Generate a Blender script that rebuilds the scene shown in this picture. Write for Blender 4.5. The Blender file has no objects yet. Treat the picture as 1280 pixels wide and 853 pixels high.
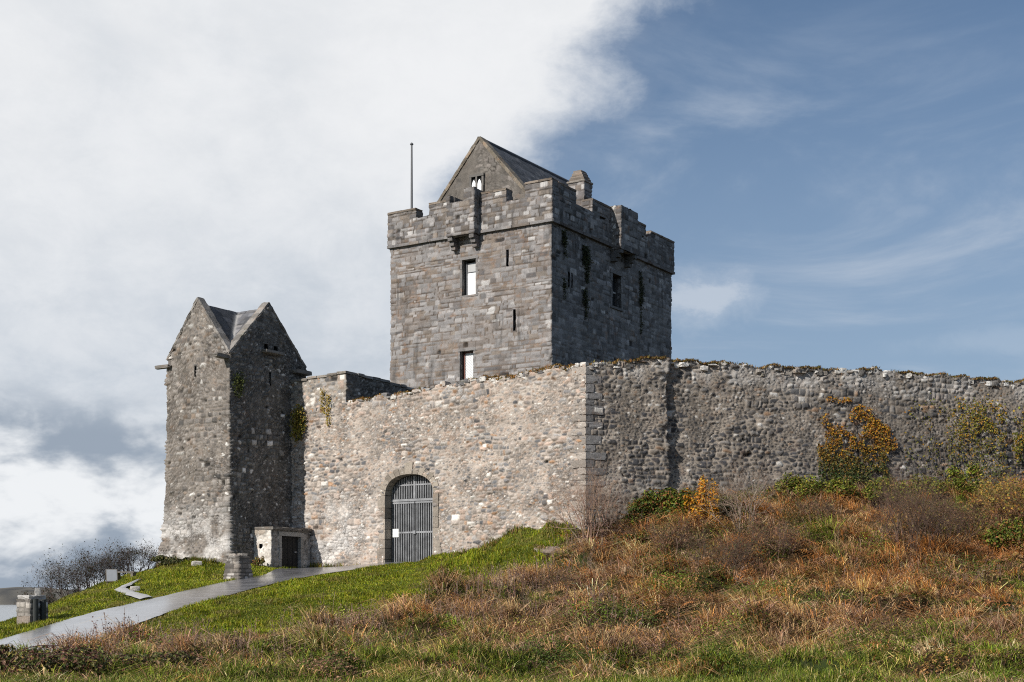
import bpy, math
import numpy as np
from mathutils import Vector
R = math.radians
C = bpy.context.scene.collection
SC = bpy.context.scene

# ------------------------------------------------------------------ camera, sky, sun, exposure
# heights are measured from the photographer's eye (z = 0); +Y is the viewing direction
cam = bpy.data.objects.new('camera', bpy.data.cameras.new('camera'))
C.objects.link(cam)
cam.location = (0, 0, 0)
cam.rotation_euler = (R(90), 0, 0)
cam.data.sensor_width = 36
cam.data.lens = 36 * 1752 / 1280
cam.data.shift_y = (745 - 426.5) / 1280
cam.data.clip_end = 6000
SC.camera = cam

SUN_H = (-0.700, -0.714)          # horizontal direction towards the sun
SUN_EL = R(30)
SUN_STR = 4.6
SKY_STR = 0.064
SC.view_settings.view_transform = 'Standard'
SC.view_settings.look = 'None'
SC.view_settings.gamma = 1
SC.view_settings.exposure = 0.18
SC.cycles.use_denoising = False
SC.cycles.pixel_filter_type = 'BLACKMAN_HARRIS'; SC.cycles.filter_width = 1.1
SC.cycles.max_bounces = 5
SC.cycles.diffuse_bounces = 3


class E:
    """small helper that writes shader maths as expressions"""
    nt = None

    def __init__(s, v): s.v = v

    @staticmethod
    def m(op, *a, clamp=False):
        n = E.nt.nodes.new('ShaderNodeMath'); n.operation = op; n.use_clamp = clamp
        for i, x in enumerate(a):
            if isinstance(x, E): x = x.v
            if isinstance(x, (int, float)): n.inputs[i].default_value = x
            else: E.nt.links.new(x, n.inputs[i])
        return E(n.outputs[0])

    def __add__(s, o): return E.m('ADD', s, o)
    def __radd__(s, o): return E.m('ADD', o, s)
    def __sub__(s, o): return E.m('SUBTRACT', s, o)
    def __rsub__(s, o): return E.m('SUBTRACT', o, s)
    def __mul__(s, o): return E.m('MULTIPLY', s, o)
    def __rmul__(s, o): return E.m('MULTIPLY', o, s)
    def __truediv__(s, o): return E.m('DIVIDE', s, o)


def node(nt, kind, **kw):
    n = nt.nodes.new(kind)
    for k, v in kw.items(): setattr(n, k, v)
    return n


def sstep(x, a, b):
    n = node(E.nt, 'ShaderNodeMapRange', interpolation_type='SMOOTHSTEP')
    E.nt.links.new(x.v, n.inputs[0])
    inv = a > b
    n.inputs[1].default_value, n.inputs[2].default_value = (b, a) if inv else (a, b)
    n.inputs[3].default_value, n.inputs[4].default_value = (1, 0) if inv else (0, 1)
    return E(n.outputs[0])


def noise(vec, scale, detail=6, rough=0.55, stretch=(1, 1, 1), off=(0, 0, 0), dist=0.0):
    mp = node(E.nt, 'ShaderNodeMapping')
    mp.inputs['Scale'].default_value = stretch
    mp.inputs['Location'].default_value = off
    E.nt.links.new(vec, mp.inputs[0])
    n = node(E.nt, 'ShaderNodeTexNoise')
    E.nt.links.new(mp.outputs[0], n.inputs['Vector'])
    n.inputs['Scale'].default_value = scale
    n.inputs['Detail'].default_value = detail
    n.inputs['Roughness'].default_value = rough
    n.inputs['Distortion'].default_value = dist
    return E(n.outputs['Fac'])


def mixc(f, a, b, mode='MIX'):
    n = node(E.nt, 'ShaderNodeMix', data_type='RGBA', blend_type=mode)
    ins = [i for i in n.inputs if i.enabled]
    for k, x in zip((0, 1, 2), (f, a, b)):
        i = n.inputs['Factor'] if k == 0 else n.inputs[6 if k == 1 else 7]
        if k == 0: i = n.inputs[0]
        if isinstance(x, E): x = x.v
        if isinstance(x, (int, float)): i.default_value = x
        elif isinstance(x, tuple): i.default_value = (*x, 1)
        else: E.nt.links.new(x, i)
    return n.outputs[2]


def make_world():
    w = bpy.data.worlds.new('World'); SC.world = w; w.use_nodes = True
    nt = w.node_tree; nt.nodes.clear(); E.nt = nt
    out = node(nt, 'ShaderNodeOutputWorld')
    sky = node(nt, 'ShaderNodeTexSky', sky_type='NISHITA', sun_disc=False)
    sky.sun_elevation = SUN_EL
    sky.sun_rotation = math.atan2(SUN_H[0], SUN_H[1])
    sky.air_density = 1.0; sky.dust_density = 0.6; sky.ozone_density = 2.0
    tc = node(nt, 'ShaderNodeTexCoord')
    D = tc.outputs['Generated']
    sp = node(nt, 'ShaderNodeSeparateXYZ'); nt.links.new(D, sp.inputs[0])
    x, y, z = (E(o) for o in sp.outputs)
    az = E.m('ARCTAN2', x, y); el = E.m('ARCSINE', z)
    nb = noise(D, 5.0, 7, 0.55, (1, 1, 1.2), (3, 1, 0), 0.3)
    nf = noise(D, 17.0, 10, 0.66, (1, 1, 1.6), (7, 2, 5), 0.2)
    # the great cloud bank that fills the left of the sky
    bul = (el - 0.338) / 0.022; ind = (el - 0.374) / 0.016
    f = az - 0.104 - 0.9 * (E.m('MAXIMUM', el, 0.24) - 0.398) - E.m('EXPONENT', bul * bul * -1.0) * 0.015 + E.m('EXPONENT', ind * ind * -1.0) * 0.014 + (nb - 0.5) * 0.17 + (nf - 0.5) * 0.085
    big = sstep(f, 0.042, -0.052) * sstep(az, -1.5, -1.1)
    # low cumulus on the left, dark bases and white heads
    nc = noise(D, 11.0, 9, 0.55, (1, 1, 1.9), (1.3, 0.4, 0.55), 0.25)
    ng = noise(D, 5.2, 5, 0.5, (1, 1, 2.4), (5.1, 3, 0.2), 0.2)
    head = sstep(nc * 0.62 + ng * 0.5 - E.m('ABSOLUTE', el - 0.055) * 1.0, 0.46, 0.595)
    low = sstep(el + (nc - 0.5) * 0.05, 0.150, 0.105)
    up = sstep(el + (nb - 0.5) * 0.16 - az * 0.10, 0.12, 0.37)
    colu = mixc(up, (0.44, 0.50, 0.575), (0.73, 0.745, 0.765))
    soft = sstep(nf * 0.5 + nb * 0.5, 0.36, 0.62)
    shade = sstep(noise(D, 3.1, 7, 0.55, (1, 1, 1.7), (6, 1, 9), 0.4), 0.42, 0.66)
    colu = mixc(shade * 0.45, colu, (0.49, 0.54, 0.60))
    colu = mixc(soft * 0.40, colu, (0.86, 0.865, 0.875))
    coll = mixc(head, (0.29, 0.345, 0.42), (0.78, 0.80, 0.82))
    colc = mixc(low, colu, coll)
    # thin veils and two small puffs in the blue part
    ve = noise(D, 4.0, 8, 0.6, (1, 1, 3.6), (2, 8, 4), 0.6)
    veil = sstep(ve, 0.44, 0.74) * sstep(el, 0.43, 0.30) * 0.50
    haze = 0.10 + sstep(el, 0.44, 0.05) * 0.60
    def puff(a0, e0, ra, re, k):
        da = (az - a0) / ra; de = (el - e0) / re
        return sstep(1.0 - E.m('SQRT', da * da + de * de) + (nf - 0.5) * 1.8 + (nb - .5) * 0.8, 0.0, 0.9) * k
    pf = E.m('MAXIMUM', puff(0.140, 0.206, 0.062, 0.030, 0.72), puff(0.205, 0.418, 0.028, 0.016, 0.42))
    pf = E.m('MAXIMUM', pf, puff(0.278, 0.258, 0.018, 0.007, 0.3))
    pf = E.m('MAXIMUM', pf, puff(0.33, 0.17, 0.08, 0.012, 0.3))
    # broken cloud in the rest of the dome (out of the picture, it only lights)
    rest = sstep(noise(D, 2.2, 6, 0.55, (1, 1, 1.6), (4, 4, 1)), 0.44, 0.58) * sstep(E.m('ABSOLUTE', az), 0.55, 0.9) * 0.8
    fac = E.m('MAXIMUM', E.m('MAXIMUM', big, pf), E.m('MAXIMUM', haze + veil * (1 - haze), rest))
    colr = mixc(big, mixc(E.m('MAXIMUM', pf, veil), (0.30, 0.385, 0.505), (0.66, 0.69, 0.735)), colc)
    tint = mixc(1.0, sky.outputs[0], (0.84, 0.96, 1.06), 'MULTIPLY')
    b1 = node(nt, 'ShaderNodeBackground'); nt.links.new(tint, b1.inputs[0]); b1.inputs[1].default_value = SKY_STR
    b2 = node(nt, 'ShaderNodeBackground'); nt.links.new(colr, b2.inputs[0]); b2.inputs[1].default_value = 0.98
    mx = node(nt, 'ShaderNodeMixShader')
    nt.links.new(fac.v, mx.inputs[0]); nt.links.new(b1.outputs[0], mx.inputs[1]); nt.links.new(b2.outputs[0], mx.inputs[2])
    nt.links.new(mx.outputs[0], out.inputs[0])


make_world()
sun = bpy.data.objects.new('sun', bpy.data.lights.new('sun', 'SUN'))
C.objects.link(sun)
_s = Vector((SUN_H[0] * math.cos(SUN_EL), SUN_H[1] * math.cos(SUN_EL), math.sin(SUN_EL))).normalized()
sun.rotation_euler = (-_s).to_track_quat('-Z', 'Y').to_euler()
sun.location = _s * 100
sun.data.energy = SUN_STR; sun.data.angle = R(0.6); sun.data.color = (1.0, 0.95, 0.87)

# ------------------------------------------------------------------ numpy helpers
rng = np.random.default_rng(11)


def hsh(i, j, seed):
    i = np.asarray(i).astype(np.int64); j = np.asarray(j).astype(np.int64)
    h = (i * 374761393 + j * 668265263 + int(seed) * 2147483647 + 12345) & 0xFFFFFFFF
    h = ((h ^ (h >> 13)) * 1274126177) & 0xFFFFFFFF
    h = ((h ^ (h >> 16)) * 2246822519) & 0xFFFFFFFF
    h = h ^ (h >> 15)
    return (h & 0xFFFFFF) / float(0x1000000)


def vnoise(x, y, seed=0):
    xi = np.floor(x); yi = np.floor(y); fx = x - xi; fy = y - yi
    fx = fx * fx * (3 - 2 * fx); fy = fy * fy * (3 - 2 * fy)
    a = hsh(xi, yi, seed); b = hsh(xi + 1, yi, seed); c = hsh(xi, yi + 1, seed); d = hsh(xi + 1, yi + 1, seed)
    return (a * (1 - fx) + b * fx) * (1 - fy) + (c * (1 - fx) + d * fx) * fy


def fbm(x, y, seed=0, o=4):
    s = 0; a = 0.5; t = 0
    for k in range(o):
        s = s + a * vnoise(x * 2 ** k, y * 2 ** k, seed + k * 17); t += a; a *= 0.5
    return s / t


def sm(x, a, b):
    t = np.clip((x - a) / (b - a), 0, 1)
    return t * t * (3 - 2 * t)


def lerp(a, b, t): return a + (b - a) * t


class MB:
    """collects vertices and faces and links them as ONE mesh object"""
    def __init__(s): s.v = []; s.c = []; s.q = []; s.t = []; s.n = 0

    def add(s, v, col, quads=None, tris=None):
        v = np.asarray(v, float).reshape(-1, 3)
        col = np.asarray(col, float)
        if col.ndim == 1: col = np.tile(col, (len(v), 1))
        s.v.append(v); s.c.append(col)
        if quads is not None and len(quads): s.q.append(np.asarray(quads).reshape(-1, 4) + s.n)
        if tris is not None and len(tris): s.t.append(np.asarray(tris).reshape(-1, 3) + s.n)
        s.n += len(v)

    def build(s, name, mat, parent=None, origin=(0, 0, 0), smooth=False):
        v = np.concatenate(s.v) - np.asarray(origin, float)
        col = np.concatenate(s.c)
        q = np.concatenate(s.q) if s.q else np.zeros((0, 4), int)
        t = np.concatenate(s.t) if s.t else np.zeros((0, 3), int)
        me = bpy.data.meshes.new(name)
        me.vertices.add(len(v)); me.vertices.foreach_set('co', v.astype(np.float32).ravel())
        me.loops.add(q.size + t.size)
        me.loops.foreach_set('vertex_index', np.concatenate([q.ravel(), t.ravel()]).astype(np.int32))
        me.polygons.add(len(q) + len(t))
        st = np.concatenate([np.arange(len(q)) * 4, q.size + np.arange(len(t)) * 3]).astype(np.int32)
        me.polygons.foreach_set('loop_start', st)
        me.update(calc_edges=True)
        me.polygons.foreach_set('use_smooth', np.full(len(q) + len(t), smooth))
        at = me.color_attributes.new('Col', 'FLOAT_COLOR', 'POINT')
        at.data.foreach_set('color', np.concatenate([col, np.ones((len(col), 1))], 1).astype(np.float32).ravel())
        me.materials.append(mat)
        o = bpy.data.objects.new(name, me); C.objects.link(o)
        if parent is not None: o.parent = parent
        return o

    def box(s, x0, x1, y0, y1, z0, z1, col=(.5, .5, .5)):
        v = [(x, y, z) for z in (z0, z1) for y in (y0, y1) for x in (x0, x1)]
        s.add(v, col, [(0, 2, 3, 1), (4, 5, 7, 6), (0, 1, 5, 4), (2, 6, 7, 3), (0, 4, 6, 2), (1, 3, 7, 5)])

    def rock(s, c, size, col, seed=0, n=3, rough=0.12, rot=0.0, round_=0.45):
        """an irregular dressed stone"""
        g = np.linspace(-1, 1, n + 1)
        vs = {}; q = []; P = []
        def vid(p):
            k = tuple(np.round(p, 4))
            if k not in vs: vs[k] = len(P); P.append(k)
            return vs[k]
        for ax in range(3):
            for sg in (-1, 1):
                for i in range(n):
                    for j in range(n):
                        quad = []
                        for a, b in ((i, j), (i + 1, j), (i + 1, j + 1), (i, j + 1)):
                            p = [0, 0, 0]; p[ax] = sg; p[(ax + 1) % 3] = g[a]; p[(ax + 2) % 3] = g[b]
                            quad.append(vid(p))
                        q.append(quad if sg > 0 else quad[::-1])
        P = np.array(P)
        L = np.linalg.norm(P, axis=1, keepdims=True)
        S = P / L * 1.25
        P = lerp(P, S, round_ * sm(L, 1.0, 1.7))
        k = np.arange(len(P))
        for a in range(3): P[:, a] += (hsh(k, np.full_like(k, a), seed) - 0.5) * 2 * rough
        P = P * np.asarray(size) / 2
        cr, sr = math.cos(rot), math.sin(rot)
        P = np.stack([P[:, 0] * cr - P[:, 1] * sr, P[:, 0] * sr + P[:, 1] * cr, P[:, 2]], 1) + np.asarray(c)
        s.add(P, col, q)

    def tubes(s, segs, col, sides=4):
        """segs: rows of x0 y0 z0 x1 y1 z1 r0 r1"""
        a = np.asarray(segs, float).reshape(-1, 8)
        p0, p1 = a[:, :3], a[:, 3:6]
        d = p1 - p0; d /= np.maximum(np.linalg.norm(d, axis=1, keepdims=True), 1e-9)
        up = np.where(np.abs(d[:, 2:3]) > 0.9, np.array([[1., 0, 0]]), np.array([[0, 0, 1.]]))
        u = np.cross(d, up); u /= np.linalg.norm(u, axis=1, keepdims=True); w = np.cross(d, u)
        ang = np.arange(sides) * 2 * np.pi / sides
        ring = u[:, None] * np.cos(ang)[None, :, None] + w[:, None] * np.sin(ang)[None, :, None]
        v = np.concatenate([p0[:, None] + ring * a[:, 6][:, None, None], p1[:, None] + ring * a[:, 7][:, None, None]], 1)
        n = len(a); b = np.arange(n)[:, None] * 2 * sides
        q = []
        for k in range(sides):
            k2 = (k + 1) % sides
            q.append(np.concatenate([b + k, b + k2, b + sides + k2, b + sides + k], 1))
        col = np.asarray(col, float)
        if col.ndim == 2: col = np.repeat(col, 2 * sides, 0)
        s.add(v.reshape(-1, 3), col, np.concatenate(q))

    def blades(s, p, h, w, lean, phi, col, tipk=1.0):
        """grass blades: base points p, height, width, lean (fraction of the height), heading"""
        n = len(p)
        d = np.stack([np.cos(phi), np.sin(phi), np.zeros(n)], 1)
        # broad side at a random turn
        th = phi + np.pi / 2 + rng.normal(0, 0.7, n)
        sd = np.stack([np.cos(th), np.sin(th), np.zeros(n)], 1) * (w / 2)[:, None]
        m = p + d * (lean * h * 0.36)[:, None]; m[:, 2] += h * 0.62
        t = p + d * (lean * h)[:, None]; t[:, 2] += h * np.clip(1.06 - 0.42 * lean, 0.2, 1)
        v = np.stack([p - sd, p + sd, m - sd * .8, m + sd * .8, t], 1).reshape(-1, 3)
        b = np.arange(n)[:, None] * 5
        q = np.concatenate([b, b + 1, b + 3, b + 2], 1); tr = np.concatenate([b + 2, b + 3, b + 4], 1)
        c = np.repeat(col, 5, 0)
        s.add(v, c, q, tr)

    def leaves(s, p, size, nrm, col, asp=1.5):
        """leaf: a folded lozenge facing nrm"""
        n = len(p)
        nrm = nrm / np.maximum(np.linalg.norm(nrm, axis=1, keepdims=True), 1e-9)
        r = rng.normal(size=(n, 3)); u = np.cross(nrm, r); u /= np.maximum(np.linalg.norm(u, axis=1, keepdims=True), 1e-9)
        w = np.cross(nrm, u)
        L = (size * asp / 2)[:, None]; W = (size / 2)[:, None]
        v = np.stack([p - u * L, p + w * W + nrm * W * .35, p + u * L, p - w * W + nrm * W * .35], 1).reshape(-1, 3)
        b = np.arange(n)[:, None] * 4
        t = np.concatenate([np.concatenate([b, b + 1, b + 2], 1), np.concatenate([b, b + 2, b + 3], 1)])
        s.add(v, np.repeat(col, 4, 0), None, t)


def tag(o, label=None, cat=None, group=None, kind=None):
    for k, v in (('label', label), ('category', cat), ('group', group), ('kind', kind)):
        if v: o[k] = v
    return o


def pal(cols, n, p=None, jit=0.18):
    cols = np.asarray(cols, float)
    k = rng.choice(len(cols), n, p=None if p is None else np.asarray(p) / np.sum(p))
    c = cols[k] * (1 + rng.normal(0, jit, (n, 1))) * (1 + rng.normal(0, 0.05, (n, 3)))
    return np.clip(c, 0.004, 0.95)


# ------------------------------------------------------------------ materials
MATS = {}


def mat_base(name):
    m = bpy.data.materials.new(name); m.use_nodes = True
    nt = m.node_tree; E.nt = nt
    b = nt.nodes['Principled BSDF']
    tc = node(nt, 'ShaderNodeTexCoord')
    return m, nt, b, tc.outputs['Object']


def bump(nt, b, h, strength, dist):
    n = node(nt, 'ShaderNodeBump'); n.inputs['Strength'].default_value = strength
    n.inputs['Distance'].default_value = dist
    nt.links.new(h.v, n.inputs['Height']); nt.links.new(n.outputs[0], b.inputs['Normal'])


def stone_mat(name, streak=0.5, lichen=0.25, rust=0.15, moss=0.0, grain=0.5, off=0, lcol=(.60, .58, .54)):
    m, nt, b, P = mat_base(name)
    at = node(nt, 'ShaderNodeAttribute', attribute_name='Col')
    n1 = noise(P, 5.0, 8, 0.65, off=(off, 0, 0)); n2 = noise(P, 24, 6, 0.75, off=(off, 3, 0)); n3 = noise(P, 75, 3, 0.7, off=(off, 8, 0))
    big = noise(P, 0.55, 5, 0.6, off=(off, 5, 2))
    k = (n2 * 1.5 + n1 * 0.55 + n3 * 0.9) - 0.47
    c = mixc(1.0, at.outputs[0], k.v, 'MULTIPLY')
    st = sstep(noise(P, 1.5, 7, 0.65, (1.6, 1.6, 0.20), (off, 1, 0)), 0.50, 0.70) * sstep(big, 0.34, 0.58) * streak
    c = mixc(st, c, (0.035, 0.034, 0.033))
    if rust:
        ru = sstep(noise(P, 1.9, 7, 0.7, off=(off, 9, 4)), 0.54, 0.72) * rust
        c = mixc(ru, c, (0.33, 0.165, 0.072))
    if moss:
        mo = sstep(noise(P, 2.6, 7, 0.7, off=(off, 12, 4)), 0.56, 0.68) * moss
        c = mixc(mo, c, (0.085, 0.085, 0.022))
    if lichen:
        li = sstep(noise(P, 9.0, 6, 0.65, off=(off, 2, 7)), 0.62, 0.69) * sstep(noise(P, 0.9, 4, 0.5, off=(off, 2, 1)), 0.40, 0.60) * lichen
        c = mixc(li, c, lcol)
    nt.links.new(c, b.inputs['Base Color'])
    b.inputs['Roughness'].default_value = 0.93
    b.inputs['Specular IOR Level'].default_value = 0.25
    bump(nt, b, n1 * 0.45 + n2 * 0.4 + n3 * .15, grain * 1.3, 0.08)
    MATS[name] = m
    return m


def leaf_mat(name, rough=0.6, trans=0.25):
    m, nt, b, P = mat_base(name)
    at = node(nt, 'ShaderNodeAttribute', attribute_name='Col')
    nt.links.new(at.outputs[0], b.inputs['Base Color'])
    b.inputs['Roughness'].default_value = rough
    b.inputs['Specular IOR Level'].default_value = 0.25
    tr = node(nt, 'ShaderNodeBsdfTranslucent'); nt.links.new(at.outputs[0], tr.inputs[0])
    mx = node(nt, 'ShaderNodeMixShader'); mx.inputs[0].default_value = trans
    out = [n for n in nt.nodes if n.type == 'OUTPUT_MATERIAL'][0]
    nt.links.new(b.outputs[0], mx.inputs[1]); nt.links.new(tr.outputs[0], mx.inputs[2]); nt.links.new(mx.outputs[0], out.inputs[0])
    MATS[name] = m
    return m


def plain_mat(name, col, rough=0.7, metal=0.0, var=0.35, scale=9, bumps=0.2, spec=0.4):
    m, nt, b, P = mat_base(name)
    n1 = noise(P, scale, 6, 0.6)
    c = mixc(1.0, (*col,), (1 - var / 2 + (n1 - 0.5) * 2 * var).v, 'MULTIPLY')
    nt.links.new(c, b.inputs['Base Color'])
    b.inputs['Roughness'].default_value = rough; b.inputs['Metallic'].default_value = metal
    b.inputs['Specular IOR Level'].default_value = spec
    if bumps: bump(nt, b, n1, bumps, 0.02)
    MATS[name] = m
    return m


M_FRONT = stone_mat('beige_rubble', streak=0.22, lichen=0.55, rust=0.30, off=1)  # the front wall's own pale beige stone
M_RIGHT = stone_mat('weathered_rubble', streak=0.35, lichen=0.65, rust=0.18, off=2)
M_KEEP = stone_mat('keep_stone', streak=0.65, lichen=0.35, rust=0.34, off=3, lcol=(.45, .43, .41))
M_TOWER = stone_mat('tower_rubble', streak=0.50, lichen=0.75, rust=0.18, moss=0.10, off=4)
M_HUT = stone_mat('whitewashed_rubble', streak=0.20, lichen=0.5, rust=0.12, off=5, lcol=(.7, .68, .65))
M_CAP = stone_mat('mossy_coping', streak=0.30, lichen=0.65, rust=0.40, moss=0.30, off=6)
M_SLATE = stone_mat('slate', streak=0.2, lichen=0.2, rust=0.0, moss=0.10, grain=0.25, off=7, lcol=(.35, .36, .38))
M_SLATE.node_tree.nodes['Principled BSDF'].inputs['Roughness'].default_value = 0.6
M_LEAF = leaf_mat('leaf', 0.6, 0.14)
M_GRASS = leaf_mat('grass_blade', 0.55, 0.2)
M_DRY = leaf_mat('dry_blade', 0.75, 0.10)
M_TWIG = leaf_mat('twig', 0.85, 0.0)
M_GALV = plain_mat('galvanised_bars', (0.33, 0.335, 0.35), 0.55, 0.2, var=.6, scale=4)
M_DARK = plain_mat('dark_backing', (0.058, 0.058, 0.06), 0.7, var=.8, scale=3)
M_BLACK = plain_mat('black_recess', (0.012, 0.012, 0.013), 0.9)
M_WHITE = plain_mat('white_pane', (0.82, 0.83, 0.84), 0.35, var=0.06, bumps=0)  # flat white fill of the front window panes
M_PANE = plain_mat('grey_blind', (0.45, 0.45, 0.45), 0.3, var=0.1, bumps=0)
M_GLASS = plain_mat('dark_glass', (0.03, 0.035, 0.04), 0.08, var=0.1, bumps=0, spec=0.8)
M_PAPER = plain_mat('notice_paper', (0.85, 0.85, 0.82), 0.6, var=0.05, bumps=0)
M_POLE = plain_mat('painted_pole', (0.07, 0.075, 0.085), 0.5)
M_BOARD = plain_mat('grey_board', (0.33, 0.34, 0.36), 0.5, var=0.15)
M_WOOD = plain_mat('weathered_wood', (0.20, 0.175, 0.15), 0.85, scale=14)
M_DOOR = plain_mat('dark_door', (0.016, 0.015, 0.015), 0.8, scale=12)
M_REDF = plain_mat('brown_window_frame', (0.16, 0.06, 0.045), 0.6)

# ------------------------------------------------------------------ stone patterns (numpy): relief + each stone's own colour


def rubble(u, z, cw, ch, seed, warp=0.35):
    wu = u + (fbm(u / cw * .7, z / ch * .7, seed + 5, 2) - .5) * cw * warp * 2
    wz = z + (fbm(u / cw * .5, z / ch * .5, seed + 9, 2) - .5) * ch * warp * 2
    gz = wz / ch; j0 = np.floor(gz)
    f1 = np.full(u.shape, 9.); f2 = np.full(u.shape, 9.); ci = np.zeros(u.shape); cj = np.zeros(u.shape)
    for dj in (-1, 0, 1):
        j = j0 + dj
        gu = wu / cw + 0.5 * (j % 2) + hsh(j, j, seed + 3) * 3
        i0 = np.floor(gu)
        for di in (-1, 0, 1):
            i = i0 + di
            sx = i + 0.5 + (hsh(i, j, seed) - .5) * 0.85; sz = j + 0.5 + (hsh(i, j, seed + 1) - .5) * 0.6
            wgt = 0.72 + 0.75 * hsh(i, j, seed + 2)
            dx = np.abs(gu - sx); dz = np.abs(gz - sz)
            d = (dx ** 4 + dz ** 4) ** .25 * wgt
            nr = d < f1
            f2 = np.where(nr, f1, np.minimum(f2, d))
            ci = np.where(nr, i, ci); cj = np.where(nr, j, cj); f1 = np.where(nr, d, f1)
    return ci, cj, (f2 - f1) * 0.5 * min(cw, ch)


def ashlar(u, z, rh, bw, seed, warp=0.03):
    u = u + (fbm(u * 2.2, z * 2.2, seed + 5, 3) - .5) * warp * 2; z = z + (fbm(u * 1.6, z * 1.6, seed + 8, 3) - .5) * warp * 2
    r = np.random.default_rng(seed)
    zb = np.concatenate([[-3], -3 + np.cumsum(r.uniform(0.62, 1.45, 400) * rh)])
    row = np.searchsorted(zb, z.ravel()) - 1
    row = np.clip(row, 0, 399); uu = u.ravel(); zz = z.ravel()
    e = np.minimum(zz - zb[row], zb[row + 1] - zz); blk = np.zeros(len(uu), int)
    n = int(140 / bw)
    for k in np.unique(row):
        rr = np.random.default_rng(seed * 977 + int(k))
        h = zb[k + 1] - zb[k]
        ub = -45 + np.cumsum(rr.uniform(0.45, 1.6, n) * bw * (0.7 + .3 * h / rh))
        mk = row == k
        b = np.clip(np.searchsorted(ub, uu[mk]), 1, n - 1)
        blk[mk] = b
        e[mk] = np.minimum(e[mk], np.minimum(uu[mk] - ub[b - 1], ub[b] - uu[mk]))
    return blk.reshape(u.shape), row.reshape(u.shape), e.reshape(u.shape)


def choose(r, cols, p):
    cols = np.asarray(cols, float); cum = np.cumsum(p) / np.sum(p)
    return cols[np.clip(np.searchsorted(cum, r), 0, len(cols) - 1)]


def style(cols, p, mortar, cw, ch, seed, kind='rubble', amp=0.045, cover=0.45, jw=0.03, joint=1.0, warp=0.35, pits=0.0, mid=None, mixa=.0, lime=None, var=.8, opk=.62):
    def fn(u, z):
        if kind == 'rubble':
            i, j, e = rubble(u, z, cw, ch, seed, warp)
            i3, j3, e3 = ashlar(u, z, ch * 1.42, cw * .92, seed + 13, .085)
            k = fbm(u * 1.1, z * 1.5, seed + 91, 5) > .53 - mixa
            i = np.where(k, i3 + 3000, i); j = np.where(k, j3 + 500, j); e = np.where(k, e3 * .75, e)
            i2, j2, e2 = rubble(u + 50, z, cw * .55, ch * .6, seed + 7, warp)
            k = fbm(u * 1.1, z * 1.5, seed + 71, 3) > .52
            i = np.where(k, i2 + 7000, i); j = np.where(k, j2, j); e = np.where(k, e2, e)
        else: i, j, e = ashlar(u, z, ch, cw, seed, warp)
        r1, r2, r3 = hsh(i, j, seed + 21), hsh(i, j, seed + 22), hsh(i, j, seed + 23)
        c = choose(r1, cols, p) * (1 - var / 2 + var * r2)[..., None]
        if mid is not None:      # darker, larger-toned stones in a broad zone of the wall
            zc, zw, mc, mp = mid
            hit = (r3 < mp * np.exp(-((z - zc) / zw) ** 2))
            c = np.where(hit[..., None], np.asarray(mc) * (0.6 + .8 * r2)[..., None], c)
        prof = sm(e, 0.0, jw * 1.7)
        stone = sm(e, 0.0, jw)
        cov = sm(fbm(u * 0.9, z * 0.9, seed + 31, 4), 0.42, 0.66) * cover
        stone = stone * (1 - cov * (r3 > 0.25))
        mo = np.asarray(mortar) * (0.75 + 0.5 * fbm(u * 3, z * 3, seed + 41, 3))[..., None]
        col = mo * (1 - stone[..., None] * joint) + c * stone[..., None] * joint
        d = amp * prof * (0.30 + 0.70 * r3) * (1 - 0.45 * cov) + (fbm(u * 2.4, z * 2.4, seed + 51, 4) - .5) * amp * 1.2
        if lime is not None:      # remains of an old limewash
            lw_ = lime(u, z) * sm(fbm(u * 1.6, z * 1.6, seed + 95, 5), .36, .58) * .75
            col = lerp(col, np.array((.60, .575, .55)) * (.8 + .4 * r2)[..., None], lw_[..., None])
        opn = sm(fbm(u * 1.3, z * 1.3, seed + 81, 4), .36, .62) * (1 - .5 * cov)
        col = col * (1 - opk * opn * (1 - sm(e, .002, jw * .55)))[..., None]  # joint shadows painted in: colour darkened along open joints
        if pits:
            pit = (hsh(i, j, seed + 61) < pits) * sm(e, 0.005, 0.04)
            d = d - pit * 0.10; col = col * (1 - 0.75 * pit)[..., None]  # holes pushed in, their shade painted as darker colour
        return d, col
    return fn


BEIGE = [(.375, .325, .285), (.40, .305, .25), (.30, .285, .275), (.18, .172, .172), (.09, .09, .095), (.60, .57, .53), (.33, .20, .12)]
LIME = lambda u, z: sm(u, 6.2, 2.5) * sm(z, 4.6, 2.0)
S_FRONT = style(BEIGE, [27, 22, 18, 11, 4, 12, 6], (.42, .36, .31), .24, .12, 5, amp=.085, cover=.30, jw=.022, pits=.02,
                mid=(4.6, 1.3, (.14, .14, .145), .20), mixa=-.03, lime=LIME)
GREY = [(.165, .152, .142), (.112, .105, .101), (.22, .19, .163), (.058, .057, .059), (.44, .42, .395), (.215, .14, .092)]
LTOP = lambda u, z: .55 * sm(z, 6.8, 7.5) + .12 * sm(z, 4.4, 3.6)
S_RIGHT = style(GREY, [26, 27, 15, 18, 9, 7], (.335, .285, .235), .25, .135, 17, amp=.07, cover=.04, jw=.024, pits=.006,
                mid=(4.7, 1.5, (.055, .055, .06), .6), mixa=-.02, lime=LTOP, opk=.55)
KGREY = [(.245, .232, .228), (.208, .197, .195), (.28, .264, .258), (.20, .172, .15), (.38, .365, .355), (.125, .117, .116)]
S_KEEP = style(KGREY, [36, 26, 16, 12, 2.5, 3], (.165, .125, .097), .34, .175, 23, 'ashlar', amp=.045, cover=.42, jw=.022, warp=.05, pits=.006, var=.5)
KSHADE = [(.22, .218, .22), (.18, .179, .182), (.26, .257, .258), (.14, .14, .14), (.34, .335, .33)]  # keep colours for the shaded faces, lifted to stand in for fill light
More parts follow.
